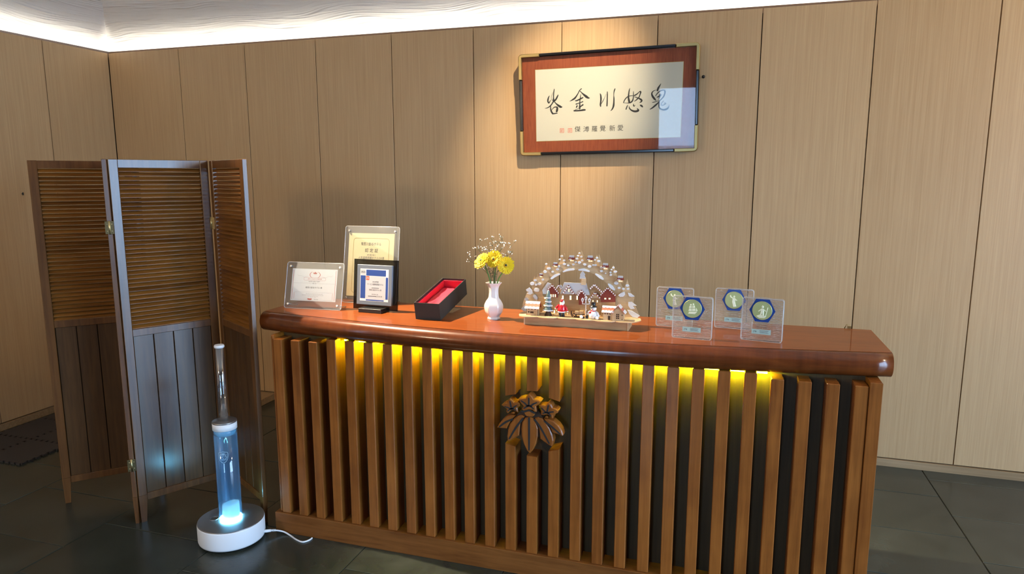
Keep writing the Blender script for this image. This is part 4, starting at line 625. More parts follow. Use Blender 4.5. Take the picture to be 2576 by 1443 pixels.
def sprig(name, label, cat, tips, mat_st, blooms, seed, br=9, spread=0.035):
    rr = random.Random(seed); t = thing(name, label, cat, (vx, vy, ZT)); tw = MB(); bl = MB()
    for tp in tips:
        tp = Vector(tp) - Vector((vx, vy, ZT)); base = Vector((rr.uniform(-.006, .006), rr.uniform(-.006, .006), 0.09))
        mid = base.lerp(tp, 0.45) + Vector((-tp.x*0.22, rr.uniform(-.01, .01), 0.025)); path = spline([base, mid, tp], 8); tw.tube(path, [0.0012-0.0007*i/len(path) for i in range(len(path))], 5)
        for k in range(br):
            f = 0.55 + 0.45*k/br; p = path[min(int(f*len(path)), len(path)-1)]; q = p + Vector((rr.uniform(-1, 1)*spread, rr.uniform(-1, 1)*spread*0.7, rr.uniform(0.0, 0.9)*spread))
            m_ = p.lerp(q, .5)+Vector((0, 0, .003)); tw.tube([p, m_, q], 0.0004, 4)
            if blooms:
                for _ in range(3): e = q + Vector((rr.uniform(-.008, .008), rr.uniform(-.008, .008), rr.uniform(-.004, .009))); tw.tube([m_.lerp(q, .7), e], 0.0003, 4); bl.ball(e, rr.uniform(.0017, .0031), 6)
            else:
                for j in range(6): bl.ball(p.lerp(q, .3+.14*j)+Vector((rr.uniform(-.0015, .0015), 0, rr.uniform(-.0015, .0015))), 0.0013, 5)
    o1 = obj('stems', tw, mat_st, t); o2 = obj('blossoms' if blooms else 'buds', bl, 'bloom_white' if blooms else 'twig', t); tag(o2, kind='stuff')
sprig('baby_breath', 'sprig of tiny white blossoms reaching left over the vase', 'flower', [(-1.040, 2.70, 1.258), (-1.000, 2.72, 1.305)], 'twig', True, 11)
sprig('baby_breath', 'cloud of tiny white blossoms above the yellow flowers', 'flower', [(-0.960, 2.74, 1.315), (-0.915, 2.74, 1.325), (-0.890, 2.73, 1.335), (-0.855, 2.73, 1.318)], 'twig', True, 12)
sprig('bud_twigs', 'thin dark budded twigs rising above the flowers in the vase', 'twig', [(-0.938, 2.73, 1.345), (-0.890, 2.73, 1.360), (-0.845, 2.72, 1.300)], 'twig', False, 13, 6, 0.022)
sprig('bud_twigs', 'dark leafy twigs filling the vase mouth below the flowers', 'twig', [(-0.955, 2.70, 1.225), (-0.925, 2.695, 1.22), (-0.900, 2.695, 1.22)], 'twig', False, 14, 7, 0.016)
# ------------------------------------------------------------ four clear award blocks with medals
hexo = [(0.0455, 0.115), (0.0235, 0.157), (-0.0235, 0.157), (-0.0455, 0.115), (-0.0235, 0.073), (0.0235, 0.073)]
def hexs(k, dz=0): return [(u*k, 0.115+(v-0.115)*k) for u, v in hexo]
REL = {'ship': [[(-.45, -.62), (.35, -.62), (.62, -.30), (-.35, -.38)], [(-.42, -.30), (-.05, -.28), (-.08, .02), (-.36, 0)], [(-.38, .06), (-.06, .08), (-.08, .34), (-.32, .32)], [(.0, -.28), (.40, -.22), (.36, .06), (.0, .04)], [(.0, .10), (.34, .12), (.28, .40), (.02, .38)], [(.02, .44), (.22, .46), (.16, .66), (.04, .64)], [(-.28, .38), (-.08, .40), (-.1, .58), (-.24, .56)], [(.44, -.28), (.62, -.2), (.48, .16)]],
       'lady': [[(-.18, .25), (.12, .28), (.22, .05), (.10, -.15), (.30, -.78), (-.05, -.85), (-.22, -.2)], [(-.10, .34), (.0, .30), (.10, .36), (.12, .52), (.0, .62), (-.10, .52)], [(-.18, .22), (-.50, .40), (-.52, .62), (-.42, .66), (-.36, .46), (-.14, .32)], [(.10, .24), (.38, .02), (.34, -.06), (.08, .1)]],
       'man': [[(-.12, .25), (.18, .25), (.20, -.05), (.22, -.75), (.08, -.78), (.04, -.15), (-.12, -.75), (-.26, -.72), (-.14, -.1)], [(-.06, .34), (.06, .30), (.16, .38), (.14, .56), (.02, .64), (-.08, .54)], [(-.14, .22), (-.44, -.05), (-.40, -.14), (-.1, .06)], [(.18, .2), (.46, .0), (.44, -.08), (.16, .06)], [(.34, -.78), (.42, -.76), (.66, .42), (.58, .44)], [(-.62, -.66), (-.30, -.5), (.5, -.62), (.3, -.86), (-.3, -.88)]]}
def ring_edge(P, y, r_):
    return MB().tube([(p[0], y, p[1]) for p in P]+[(P[0][0], y, P[0][1])], r_, 6, cap=False)
def _vf(mb): return mb.v, mb.f, True
def bright_streaks(seed):  # whitish wavy ribbons imitating bright streaks in the block
    rr = random.Random(str(seed)); mb = MB()
    for sg in (-1, 1):
        for k in range(19):
            v = 0.010+0.0075*k+rr.uniform(-.001, .001); far = 0.069; near = 0.030+abs(v-0.115)*0.45 if v > 0.07 else (0.040 if v < 0.05 else 0.034)
            if v > 0.07: near = max(0.020, 0.054-abs(v-0.115)*0.52)
            n_ = 6; mb.ribbon([(sg*(near+(far-near)*j/n_), v+0.0022*math.sin(j*1.3+k*0.7+sg)+0.010*sg*0, 0.00035+0.0004*rr.random()) for j in range(n_+1)], -0.0009, -0.0001)
    return mb
def award(label, x, y, rz, relief):
    t = thing('award_block', label, 'award', (x, y, ZT), (0, 0, rz), group='clear award blocks at the counter right end')
    obj('acrylic_block', MB().prism(rrect(0.143, 0.158, 0.008, 0, 0.079), 0.0, 0.020, b=0.0015), 'block_acrylic', t)
    obj('edge_highlight', ring_edge(rrect(0.143, 0.158, 0.008, 0, 0.079), 0.0005, 0.0011).add(*_vf(ring_edge(rrect(0.143, 0.158, 0.008, 0, 0.079), 0.0195, 0.0009))), 'acrylic_highlight', t)  # bright outline of the block, put in as whitish tubes
    tag(obj('bright_streaks', bright_streaks(relief), 'acrylic_streak', t), kind='stuff')
    rim = MB(); a, b_ = hexs(1.16), hexs(1.02); n6 = 6
    rim.add([(u, -0.003, v) for u, v in b_] + [(u, -0.0002, v) for u, v in a], [(i, (i+1) % 6, 6+(i+1) % 6, 6+i) for i in range(6)]); obj('hexagon_rim', rim, 'block_acrylic', t)
    obj('blue_hexagon', MB().prism(hexs(1.0), -0.0022, -0.0002), 'hex_blue', t)
    md = obj('medal', MB().lathe([(0.0345, 0.0), (0.0345, 0.0022), (0.0325, 0.0030), (0.0318, 0.0022)], 40, Matrix.Translation((0, -0.0024, 0.115)) @ Matrix.Rotation(R(90), 4, 'X')), 'gold_disc', t)
    mb = MB()
    for pl_ in REL[relief]: mb.prism([(u*0.031, 0.115+v*0.031) for u, v in pl_], -0.0066, -0.0045, b=0.0006)
    obj('medal_relief', mb, 'gold_medal', md)
    lb = obj('label_plate', MB().box(-0.0335, 0.0335, -0.0012, -0.0002, 0.0265, 0.0440), 'label_teal', t)
    text('JTB', 0.0085, 'ink', lb, -0.022, 0.0352, -0.0014)
    for k in range(4): line(lb, 'print_grey', 0.004-0.010+0.002*(k % 2), 0.0405-k*0.0030, 0.026-0.002*(k % 3), 0.0405-k*0.0030, 0.0006, -0.0014)
    obj('bubble_strip', MB().box(-0.019, 0.019, 0.006, 0.008, 0.046, 0.072), 'clear_acrylic', t)
award('clear award block with figure medal, behind the ship medal block', -0.183, 2.775, R(-4), 'lady')
award('clear award block with sailing ship medal', -0.105, 2.579, R(-7), 'ship')
award('clear award block with robed figure medal, behind the rightmost block', 0.044, 2.810, R(-6), 'lady')
award('clear award block with staff-bearing figure medal, rightmost of the four', 0.1405, 2.615, R(-11), 'man')
cl = thing('metal_clip', 'small gold clip on the back edge of the counter top', 'clip', (0.482, 2.949, ZT))
obj('strip', MB().tube([(-0.012, 0, 0.0), (-0.004, 0.002, 0.016), (0.006, 0, 0.0)], 0.0018, 6), 'gold', cl); obj('tab', MB().box(-0.002, 0.012, -0.002, 0.001, 0.0002, 0.010, b=0.0004), 'gold', cl)
# ------------------------------------------------------------ illuminated wooden arch with a snowy village
ar = thing('wooden_arch', 'wooden candle-arch ornament with a snowy toy village and figures', 'ornament', (-0.555, 2.69, ZT))
y0b, y1b = -0.046, 0.055
bs = obj('base_box', MB().box(-0.219, 0.207, y0b, y1b, 0.0, 0.034, b=0.0006), 'ply_dark', ar)
for x0 in (-0.2195, 0.2030): obj('base_end', MB().box(x0, x0+0.005, y0b-0.002, y1b+0.002, 0.0, 0.0335), 'ply', bs)
sl = []; rr = random.Random(4)
for k in range(6):
    xa, xb = -0.235+0.47*k/6, -0.235+0.47*(k+1)/6
    for j in range(6): t = j/6; sl.append((xa+(xb-xa)*t, -0.056-0.010*math.sin(math.pi*t)-0.006*math.sin((k+.3)*1.9)))
sl = [(-0.250, 0.0)] + [(-0.245, -0.03)] + sl + [(0.240, -0.035), (0.252, -0.01), (0.245, 0.03), (0.2, 0.062), (-0.2, 0.062), (-0.243, 0.03)]
obj('base_slab', MB().prism([(a, b_) for a, b_ in sl], 0, 0.0035, M=Matrix.Translation((0, 0, 0.0377)) @ Matrix.Rotation(R(-90), 4, 'X')), 'ply', ar)
zs = 0.0378
def clampz(P): return [(a, max(b_, zs)) + tuple(r_) for a, b_, *r_ in P]
ring = MB(); nA = len(ARO); yA, yB = 0.043, 0.047
ARO_, ARI_ = clampz(ARO), clampz(ARI)
vs = [(a, yA, b_) for a, b_ in ARO_] + [(a, yA, b_) for a, b_ in ARI_]; vs += [(p[0], yB, p[2]) for p in vs]; m2n = 2*nA
fs = [(i+1, i, nA+i, nA+i+1) for i in range(nA-1)] + [(m2n+i, m2n+i+1, m2n+nA+i+1, m2n+nA+i) for i in range(nA-1)] + [(i, i+1, m2n+i+1, m2n+i) for i in range(nA-1)] + [(nA+i+1, nA+i, m2n+nA+i, m2n+nA+i+1) for i in range(nA-1)]
arch = obj('arch_plate', ring.add(vs, fs), 'ply', ar)
for P in FAN: obj('tree_plate', MB().prism(clampz(P), 0.040, 0.0425), 'ply', arch)
for k, P in enumerate(TREES): obj('tree_plate', MB().prism(P, 0.0475+0.0028*(k % 2), 0.050+0.0028*(k % 2)), 'ply', arch)
rr = random.Random(9)
for a, b_, w in SNOW: obj('snow_patch', MB().prism(ell(a, b_, w*rr.uniform(0.95, 1.25), w*rr.uniform(0.7, 0.95), 9, 0, 0.12, rr), 0.0385, 0.0429, b=0.0006), 'snow_white', arch)
for P in STRIP: obj('snow_patch', MB().ribbon(P, 0.0385, 0.0429), 'snow_white', arch)
for k, P in enumerate(LEAFS): obj('snow_leaf', MB().prism(clampz(P), 0.036, 0.0395, b=0.0006), 'snow_white' if k not in (6, 7, 5) else 'snow_grey', arch)
for k, ((a, b_, w),) in enumerate(MINI):
    hw = obj('tiny_house', MB().prism([(a-w*.62, b_-w*1.0), (a+w*.62, b_-w*1.0), (a+w*.62, b_-w*.1), (a+w*.1, b_+w*.45), (a-w*.62, b_-w*.1)], 0.030, 0.040), 'ply_dark', ar)
    rf = MB().prism([(a-w*.95, b_-w*.25), (a+w*.2, b_-w*.30), (a+w*.95, b_-w*.25), (a+w*.62, b_+w*.62), (a-w*.55, b_+w*.62)], 0.026, 0.031); obj('roof', rf, 'toy_red', hw)
    zz = [(a-w*.62, b_+w*.35)] + [(a-w*.62+w*1.3*j/6, b_+w*(.18 if j % 2 else .40)) for j in range(7)] + [(a+w*.64, b_+w*.80), (a-w*.55, b_+w*.80)]
    obj('roof_snow', MB().prism(zz, 0.0235, 0.027), 'snow_grey', hw); obj('roof_snow', MB().prism(ell(a-w*.35, b_-w*.22, w*.42, w*.16, 9, 0, .1, rr), 0.0235, 0.027), 'snow_grey', hw)
    wn = MB()
    for j in (-.38, -.05, .30): wn.box(a+w*j, a+w*(j+.12), 0.0292, 0.0301, b_-w*.75, b_-w*.45)
    obj('lit_window', wn, 'tiny_lamp', hw)
vm_ = {'roof': ('snowy_roof', 'snow_grey', 0.016, 0.0195), 'wall': ('house_wall', 'ply_dark', 0.0195, 0.023), 'red': ('timber_house', 'toy_red', 0.012, 0.0155), 'dome': ('church_dome', 'snow_grey', 0.0165, 0.0195), 'gable': ('house_gable', 'ply', 0.013, 0.0155)}
for k, (nm, mt, a, b_) in vm_.items():
    for j, P in enumerate(VIL[k]): obj(nm, MB().prism(clampz(P), a+0.0007*j, b_+0.0007*j, b=0.0004), mt, ar)
for P in TRIM:
    tr = obj('roof_trim', MB().ribbon(P[:2], 0.0095, 0.0135).ribbon(P[1:], 0.0095, 0.0135), 'toy_red', ar); sn = MB()
    for i in range(2):
        p, q = Vector(P[i][:2]), Vector(P[i+1][:2]); n_ = max(3, int((q-p).length/0.0085))
        for j in range(n_): c_ = p.lerp(q, (j+.5)/n_); sn.prism(ell(c_.x, c_.y, P[0][2]*1.05, P[0][2]*1.2, 8), 0.0075, 0.0096)
    obj('trim_snow', sn, 'toy_white', tr)
# windows cut in the village walls, with a warm lamp glow
for P in WIN:
    (u, v, w), (_, v2, _) = P; fr = MB().box(u-w*1.25, u+w*1.25, 0.0105, 0.0118, min(v, v2)-w*.25, max(v, v2)+w*.25); f_ = obj('window', fr, 'burnt', ar)
    g = MB()
    for sx in (-1, 1):
        for sz in (0, 1): a, b_ = min(v, v2), max(v, v2); m_ = (a+b_)/2; g.box(u+sx*w*.55-w*.4, u+sx*w*.55+w*.4, 0.0100, 0.0106, (a if not sz else m_+w*.12), (m_-w*.12 if not sz else b_))
    obj('pane', g, 'tiny_lamp', f_)
fx = MB()
for k in range(5): fx.box(-0.006+0.002*k, 0.026-0.001*k, 0.002+0.003*k, 0.0065+0.003*k, zs, zs+0.006*(k+1))
obj('church_steps', fx, 'ply', ar)
fx = MB().box(-0.205, 0.165, -0.002, 0.002, zs, zs+0.004)
for k in range(16): u = -0.10+0.0135*k; fx.prism([(u, zs), (u+0.008, zs), (u+0.008, zs+0.014), (u+0.004, zs+0.018), (u, zs+0.014)], 0.004, 0.0065)
obj('picket_fence', fx, 'ply', ar)
obj('church_tower', MB().prism([(0.005, 0.165), (0.025, 0.165), (0.024, 0.190), (0.006, 0.190)], 0.0135, 0.0165), 'ply', ar)
for u, v in ((-0.150, 0.062), (-0.150, 0.030), (0.112, 0.010), (-0.060, 0.020), (0.030, 0.010)):
    obj('bulb', MB().ball((u, 0.030, zs+v), 0.0035, 8), 'tiny_lamp', ar)
# lamp post with three lanterns
lx, lz = 0.0283, zs
lp = obj('lamp_post', MB().box(lx-0.0022, lx+0.0022, -0.0015, 0.0015, lz, 0.112).box(lx-0.014, lx+0.015, -0.0015, 0.0015, 0.088, 0.0915).box(lx-0.0155, lx-0.012, -0.0015, 0.0015, 0.0885, 0.100).box(lx+0.0125, lx+0.016, -0.0015, 0.0015, 0.0885, 0.100), 'toy_white', ar)
for u, v in ((lx-0.0138, 0.106), (lx, 0.114), (lx+0.0142, 0.106)):
    ln = obj('lantern', MB().prism([(u-0.0036, v-0.0065), (u+0.0036, v-0.0065), (u+0.0056, v+0.0035), (u, v+0.0095), (u-0.0056, v+0.0035)], -0.003, 0.002), 'toy_white', lp)
    obj('lantern_glass', MB().prism([(u-0.0022, v), (u, v-0.003), (u+0.0022, v), (u, v+0.003)], -0.0034, -0.0029), 'burnt', lp)
# fir tree
T = Matrix.Translation((-0.1226, -0.022, zs))
tr = obj('fir_tree', MB().lathe([(0.0165, 0.0), (0.0075, 0.020), (0.006, 0.022)], 12, T), 'burnt', ar)
for k, (r_, a, b_) in enumerate(((0.0175, 0.020, 0.046), (0.0155, 0.040, 0.062), (0.0130, 0.056, 0.079), (0.0105, 0.072, 0.103))):
    obj('fir_tier', MB().lathe([(r_*.55, a+0.002), (r_, a), (r_*.97, a+0.004), (r_*.42, b_)], 14, T), 'toy_green', tr)
    obj('tier_snow', MB().lathe([(r_*1.04, a), (r_*1.06, a+0.002), (r_*.88, a+0.006), (r_*.80, a+0.0075)], 14, T), 'snow_white', tr)
    if k < 2: obj('bauble', MB().ball((-0.1226+r_*1.05, -0.028, zs+a+0.002), 0.0036, 8).ball((-0.1226-r_*1.05, -0.026, zs+a+0.002), 0.0032, 8), 'toy_white', tr)
obj('tier_snow', MB().ball((-0.1226, -0.022, zs+0.101), 0.004, 8), 'snow_white', tr)
# bearded figurine in a red coat
T = Matrix.Translation((-0.0650, -0.027, zs))
fg = obj('red_coat_figurine', MB().lathe([(0.0125, 0.020), (0.0165, 0.024), (0.0170, 0.030), (0.0140, 0.041), (0.0100, 0.050), (0.006, 0.053)], 16, T), 'coat_red', ar)
obj('coat_hem', MB().lathe([(0.0125, 0.018), (0.0168, 0.0185), (0.0168, 0.0225), (0.0130, 0.023)], 16, T), 'toy_white', fg)
obj('boots', MB().lathe([(0.0058, 0.0), (0.0058, 0.019)], 10, T @ Matrix.Translation((-0.0062, 0, 0))).lathe([(0.0058, 0.0), (0.0058, 0.019)], 10, T @ Matrix.Translation((0.0062, 0, 0))).ball((-0.0065, -0.003, 0.003), 0.0072, 8, (1, 1.2, .5), T).ball((0.0065, -0.003, 0.003), 0.0072, 8, (1, 1.2, .5), T), 'black', fg)
obj('head', MB().ball((0, 0, 0.057), 0.0090, 12, (1, 1, 1.15), T), 'toy_skin', fg)
obj('beard', MB().ball((0.001, -0.0045, 0.0515), 0.0082, 10, (1, .75, 1.1), T).ball((0.0045, 0.001, 0.058), 0.0078, 10, (.9, 1, 1.2), T), 'toy_white', fg)
obj('hat', MB().lathe([(0.0086, 0.062), (0.0062, 0.067), (0.0026, 0.0705)], 12, T), 'coat_red', fg); obj('pompom', MB().ball((0.0012, 0, 0.0725), 0.0032, 8, M=T), 'toy_white', fg)
for sg in (-1, 1):
    e = (sg*0.024, -0.004, 0.033 if sg < 0 else 0.023); obj('arm', MB().tube([(sg*0.010, 0, 0.047), (sg*0.018, -0.002, 0.041 if sg < 0 else 0.036), e], [0.0052, 0.0050, 0.0042], 10, T), 'coat_red', fg); obj('hand', MB().ball(e, 0.0045, 8, M=T), 'toy_white', fg)
    obj('eye', MB().ball((sg*0.0032-0.001, -0.0087, 0.0600), 0.0008, 6, M=T), 'black', fg)
obj('button', MB().ball((-0.003, -0.0165, 0.034), 0.0011, 6, M=T), 'black', fg)
# sledge with a load
T = Matrix.Translation((0.0020, -0.026, zs))
sd = obj('sledge', MB().box(-0.020, 0.026, -0.008, 0.008, 0.012, 0.0145, M=T), 'burnt', ar)
for yy in (-0.008, 0.006): obj('runner', MB().tube([(-0.027, yy, 0.024), (-0.0285, yy, 0.016), (-0.024, yy, 0.007), (-0.015, yy, 0.0018), (0.026, yy, 0.0018)], 0.0018, 6, T).box(-0.010, -0.007, yy-0.001, yy+0.001, 0.002, 0.0125, M=T).box(0.014, 0.017, yy-0.001, yy+0.001, 0.002, 0.0125, M=T), 'burnt', sd)
obj('parcel', MB().box(-0.012, 0.004, -0.006, 0.006, 0.0146, 0.026, b=0.0006, M=T), 'ply_dark', sd); obj('parcel', MB().box(0.006, 0.022, -0.006, 0.006, 0.0146, 0.028, b=0.0006, M=T), 'ply_dark', sd)
# snowman
T = Matrix.Translation((0.0648, -0.031, zs))
sm_ = obj('snowman', MB().lathe([(0.010, 0.0), (0.0165, 0.005), (0.0185, 0.014), (0.0165, 0.024), (0.0100, 0.031), (0.006, 0.033)], 18, T), 'toy_white', ar)
obj('head', MB().ball((0.001, 0, 0.0405), 0.0115, 14, (1.05, 1, .95), T), 'toy_white', sm_)
obj('top_hat', MB().lathe([(0.0155, 0.0475), (0.0155, 0.0495), (0.0092, 0.0510), (0.0092, 0.0655), (0.0098, 0.0665)], 16, T), 'black', sm_)
obj('scarf', MB().lathe([(0.0098, 0.0290), (0.0112, 0.0310), (0.0095, 0.0330)], 14, T).box(-0.013, -0.007, -0.0145, -0.011, 0.0225, 0.031, b=0.0006, M=T), 'coat_red', sm_)
obj('nose', MB().ball((0.0005, -0.0118, 0.0395), 0.0017, 8, M=T), 'coat_red', sm_)
for sg in (-1, 1):
    obj('eye', MB().ball((sg*0.0042, -0.0108, 0.0430), 0.0010, 6, M=T), 'black', sm_)
    e = (sg*0.0215, -0.006, 0.0205 if sg < 0 else 0.0135); obj('arm', MB().tube([(sg*0.010, 0, 0.028), (sg*0.017, -0.004, 0.024), e], [0.0055, 0.0055, 0.0048], 10, T).ball(e, 0.0055, 8, M=T), 'toy_white', sm_)
for k in range(3): obj('button', MB().ball((-0.001, -0.0185+0.0016*abs(k-1), 0.0065+k*0.0075), 0.0011, 6, M=T), 'black', sm_)
obj('shovel', MB().tube([(-0.0235, -0.009, 0.010), (-0.0235, -0.009, 0.038)], 0.0020, 8, T).box(-0.029, -0.018, -0.0105, -0.0080, 0.0, 0.0125, b=0.0005, M=T), 'black', sm_)
obj('snowball', MB().ball((0.0188, -0.042, zs+0.0068), 0.0068, 12), 'toy_white', ar); obj('snowball', MB().ball((0.0832, -0.047, zs+0.0068), 0.0068, 12), 'toy_white', ar)
# two small 3D houses in front
def wins(par, rects, y, mat='burnt'):
    for a, b_, c_, d_ in rects: obj('window', MB().box(a, b_, y-0.0006, y+0.0004, c_, d_), mat, par)
a, b_, yf, yk, ze, zr = -0.2105, -0.1615, -0.040, -0.006, zs+0.034, zs+0.053
hs = obj('toy_house', MB().box(a, b_, yf, yk, zs, ze).add([(a, yf, ze), (b_, yf, ze), (b_, yk, ze), (a, yk, ze), (a, (yf+yk)/2, zr), (b_, (yf+yk)/2, zr)], [(0, 1, 5, 4), (2, 3, 4, 5), (1, 2, 5), (3, 0, 4)]), 'ply', ar)
def slope(par, x0, x1, ya, za, yb, zb, t, mat, nm, wav=0.0, n=8):
    d_ = Vector((0, yb-ya, zb-za)); nn = Vector((0, -(zb-za), yb-ya)).normalized(); nn = nn if nn.z > 0 else -nn
    lo = [(x0+(x1-x0)*k/n, ya, za) for k in range(n+1)]; hi = [(x0+(x1-x0)*k/n, yb + (d_.normalized().y*wav*(1 if k % 2 else -1)), zb + (d_.normalized().z*wav*(1 if k % 2 else -1))) for k in range(n+1)]
    pts = lo+hi[::-1]; m_ = len(pts); mb = MB(); mb.add([tuple(Vector(p)+nn*t[0]) for p in pts]+[tuple(Vector(p)+nn*t[1]) for p in pts], [tuple(range(m_-1, -1, -1)), tuple(range(m_, 2*m_))]+[(i, (i+1) % m_, m_+(i+1) % m_, m_+i) for i in range(m_)]); return obj(nm, mb, mat, par)
ym = (yf+yk)/2; e = 0.006
for ya in (yf-0.006, yk+0.006):
    z0 = ze-0.006*(zr-ze)/(ym-yf); slope(hs, a-e, b_+e, ya, z0, ym, zr+0.001, (0.0004, 0.0018), 'tile_red', 'roof')
    slope(hs, a-e, b_+e, ya, z0, ya+(ym-ya)*.30, z0+(zr-z0)*.30, (0.0019, 0.0030), 'toy_white', 'roof_snow', 0.0012); slope(hs, b_+e, a-e, ym, zr+0.001, ya+(ym-ya)*.70, z0+(zr-z0)*.70, (0.0019, 0.0030), 'toy_white' if ya < ym else 'snow_grey', 'roof_snow', 0.0012)
wins(hs, [(-0.2035, -0.1975, zs+0.024, zs+0.030), (-0.190, -0.184, zs+0.024, zs+0.030), (-0.176, -0.170, zs+0.024, zs+0.030), (-0.2035, -0.1975, zs+0.011, zs+0.017), (-0.194, -0.180, zs+0.009, zs+0.0165), (-0.2107, -0.2092, zs, zs+0.034), (-0.1630, -0.1613, zs, zs+0.034)], yf); wins(hs, [(-0.178, -0.167, zs+0.0005, zs+0.0175)], yf, 'ply_dark')
a, b_, c_, yf, yk, ze, zr = 0.1075, 0.1440, 0.1880, -0.047, -0.012, zs+0.034, zs+0.058
h2_ = obj('toy_house', MB().box(a, c_-0.02, yf+0.004, yk, zs, ze).add([(a, yf+0.004, ze), (c_-0.02, yf+0.004, ze), (c_-0.02, yk, ze), (a, yk, ze), (a, (yf+yk)/2, zr-0.006), (c_-0.02, (yf+yk)/2, zr-0.006)], [(0, 1, 5, 4), (2, 3, 4, 5), (1, 2, 5), (3, 0, 4)]).prism([(b_, zs), (c_, zs), (c_, ze), ((b_+c_)/2, zr), (b_, ze)], yf, yk), 'ply', ar)
ym = (yf+yk)/2; ya, z0 = yf-0.003, ze-0.004
slope(h2_, a-0.006, b_+0.004, ya, z0, ym, zr-0.004, (0.0004, 0.0018), 'tile_red', 'roof'); slope(h2_, a-0.006, b_+0.004, ya, z0, ya+(ym-ya)*.32, z0+(zr-.004-z0)*.32, (0.0019, 0.0030), 'toy_white', 'roof_snow', 0.0012); slope(h2_, b_+0.012, a-0.006, ym, zr-0.004, ya+(ym-ya)*.70, z0+(zr-.004-z0)*.70, (0.0019, 0.0030), 'toy_white', 'roof_snow', 0.0012)
mx_ = (b_+c_)/2
for sg in (-1, 1):
    xe = mx_+sg*((c_-b_)/2+0.006); zl = ze-0.006*(zr-ze)/((c_-b_)/2)
    nrm = Vector((sg*(zr-zl), 0, (c_-b_)/2+0.006)).normalized()
    for t0, t1, f0, f1, mt, nm in ((0.0004, 0.0018, 0, 1, 'tile_red', 'roof'), (0.0019, 0.0030, 0, .34, 'toy_white', 'roof_snow'), (0.0019, 0.0030, .64, 1, 'toy_white', 'roof_snow')):
        P = [Vector((xe+(mx_-xe)*f, y_, zl+(zr+0.001-zl)*f)) for f, y_ in ((f0, yf-0.005), (f1, yf-0.005), (f1, yk+0.004), (f0, yk+0.004))]
        mb = MB(); mb.add([tuple(p+nrm*t0) for p in P]+[tuple(p+nrm*t1) for p in P], [(0, 1, 2, 3), (7, 6, 5, 4)]+[(i, (i+1) % 4, 4+(i+1) % 4, 4+i) for i in range(4)]); obj(nm, mb, mt, h2_)
wins(h2_, [(0.112, 0.116, zs+0.023, zs+0.028), (0.122, 0.126, zs+0.023, zs+0.028), (0.132, 0.136, zs+0.023, zs+0.028), (0.126, 0.135, zs+0.0005, zs+0.017)], yf+0.004)
for sx in (0, 1):
    for k in range(3): wins(h2_, [(0.159+sx*0.0065, 0.164+sx*0.0065, zs+0.008+k*0.0072, zs+0.0135+k*0.0072)], yf)
wins(h2_, [(0.1805, 0.1835, zs+0.021, zs+0.026), (0.1805, 0.1835, zs+0.005, zs+0.009)], yf)
# ------------------------------------------------------------ lit humidifier on the floor
hx, hy = -2.052, 2.357
hu = thing('humidifier', 'white round-based humidifier with glowing blue water column beside the folding screen', 'humidifier', (hx, hy, 0))
obj('foot', MB().lathe([(0.112, 0.0), (0.118, 0.013)], 40), 'black', hu)
obj('base', MB().lathe([(0.128, 0.010), (0.1385, 0.014), (0.1410, 0.022), (0.1410, 0.092), (0.1400, 0.097)], 64), 'white_plastic', hu)
tp = obj('top_plate', MB().lathe([(0.1400, 0.097), (0.1392, 0.0995), (0.1375, 0.1000), (0.0520, 0.1000)], 64), 'grey_metal', hu)
obj('button', MB().lathe([(0.018, 0.1000), (0.018, 0.1012), (0.0155, 0.1012), (0.0150, 0.1003)], 24, Matrix.Translation((-0.066, -0.030, 0))), 'steel', tp)
tk = obj('tank', MB().lathe([(0.0480, 0.100), (0.0500, 0.101), (0.0500, 0.520), (0.0480, 0.520)], 48), 'tank_wall', hu)
obj('water', MB().lathe([(0.0470, 0.104), (0.0470, 0.494), (1e-6, 0.496)], 40), 'tank_water', tk)
obj('light_ring', MB().lathe([(0.0455, 0.1005), (0.0455, 0.1060), (0.0350, 0.1060)], 40), 'tank_led', tk)
cu = MB(); nr = 48; vs = []
for zz, r_ in ((0.106, 0.0345), (0.172, 0.0335)): vs += [((r_+(0.0022 if k % 2 else 0))*math.cos(2*math.pi*k/nr)+0.004, (r_+(0.0022 if k % 2 else 0))*math.sin(2*math.pi*k/nr)-0.001, zz + (0.006*math.cos(2*math.pi*k/nr) if zz > 0.15 else 0)) for k in range(nr)]
cu.add(vs, [(k, (k+1) % nr, nr+(k+1) % nr, nr+k) for k in range(nr)]+[tuple(range(nr, 2*nr))]); obj('filter_cup', cu, 'tank_cup', tk)
obj('refraction_ring', MB().lathe([(0.0468, 0.496), (0.0468, 0.518), (0.0440, 0.518)], 40), 'tank_refraction', tk)  # ring added to imitate the bright refraction below the cap
obj('refracted_band', MB().tube([(-0.012, -0.006, 0.150), (-0.016, -0.008, 0.30), (-0.022, -0.010, 0.495)], [0.018, 0.013, 0.006], 14), 'tank_band', tk)  # added cone imitating a refracted band of light in the water
cp = obj('cap', MB().lathe([(0.0470, 0.518), (0.0508, 0.519), (0.0508, 0.549)], 48), 'white_plastic', hu)
obj('cap_plate', MB().lathe([(0.0508, 0.549), (0.0512, 0.5535), (0.0495, 0.5555), (0.0190, 0.5555)], 48), 'grey_metal', hu)
obj('mist_pipe', MB().lathe([(0.0185, 0.5555), (0.0180, 0.880)], 32), 'pipe_chrome', hu); obj('pipe_cap', MB().lathe([(0.0185, 0.880), (0.0205, 0.882), (0.0210, 0.888), (0.0190, 0.893)], 32), 'white_plastic', hu)
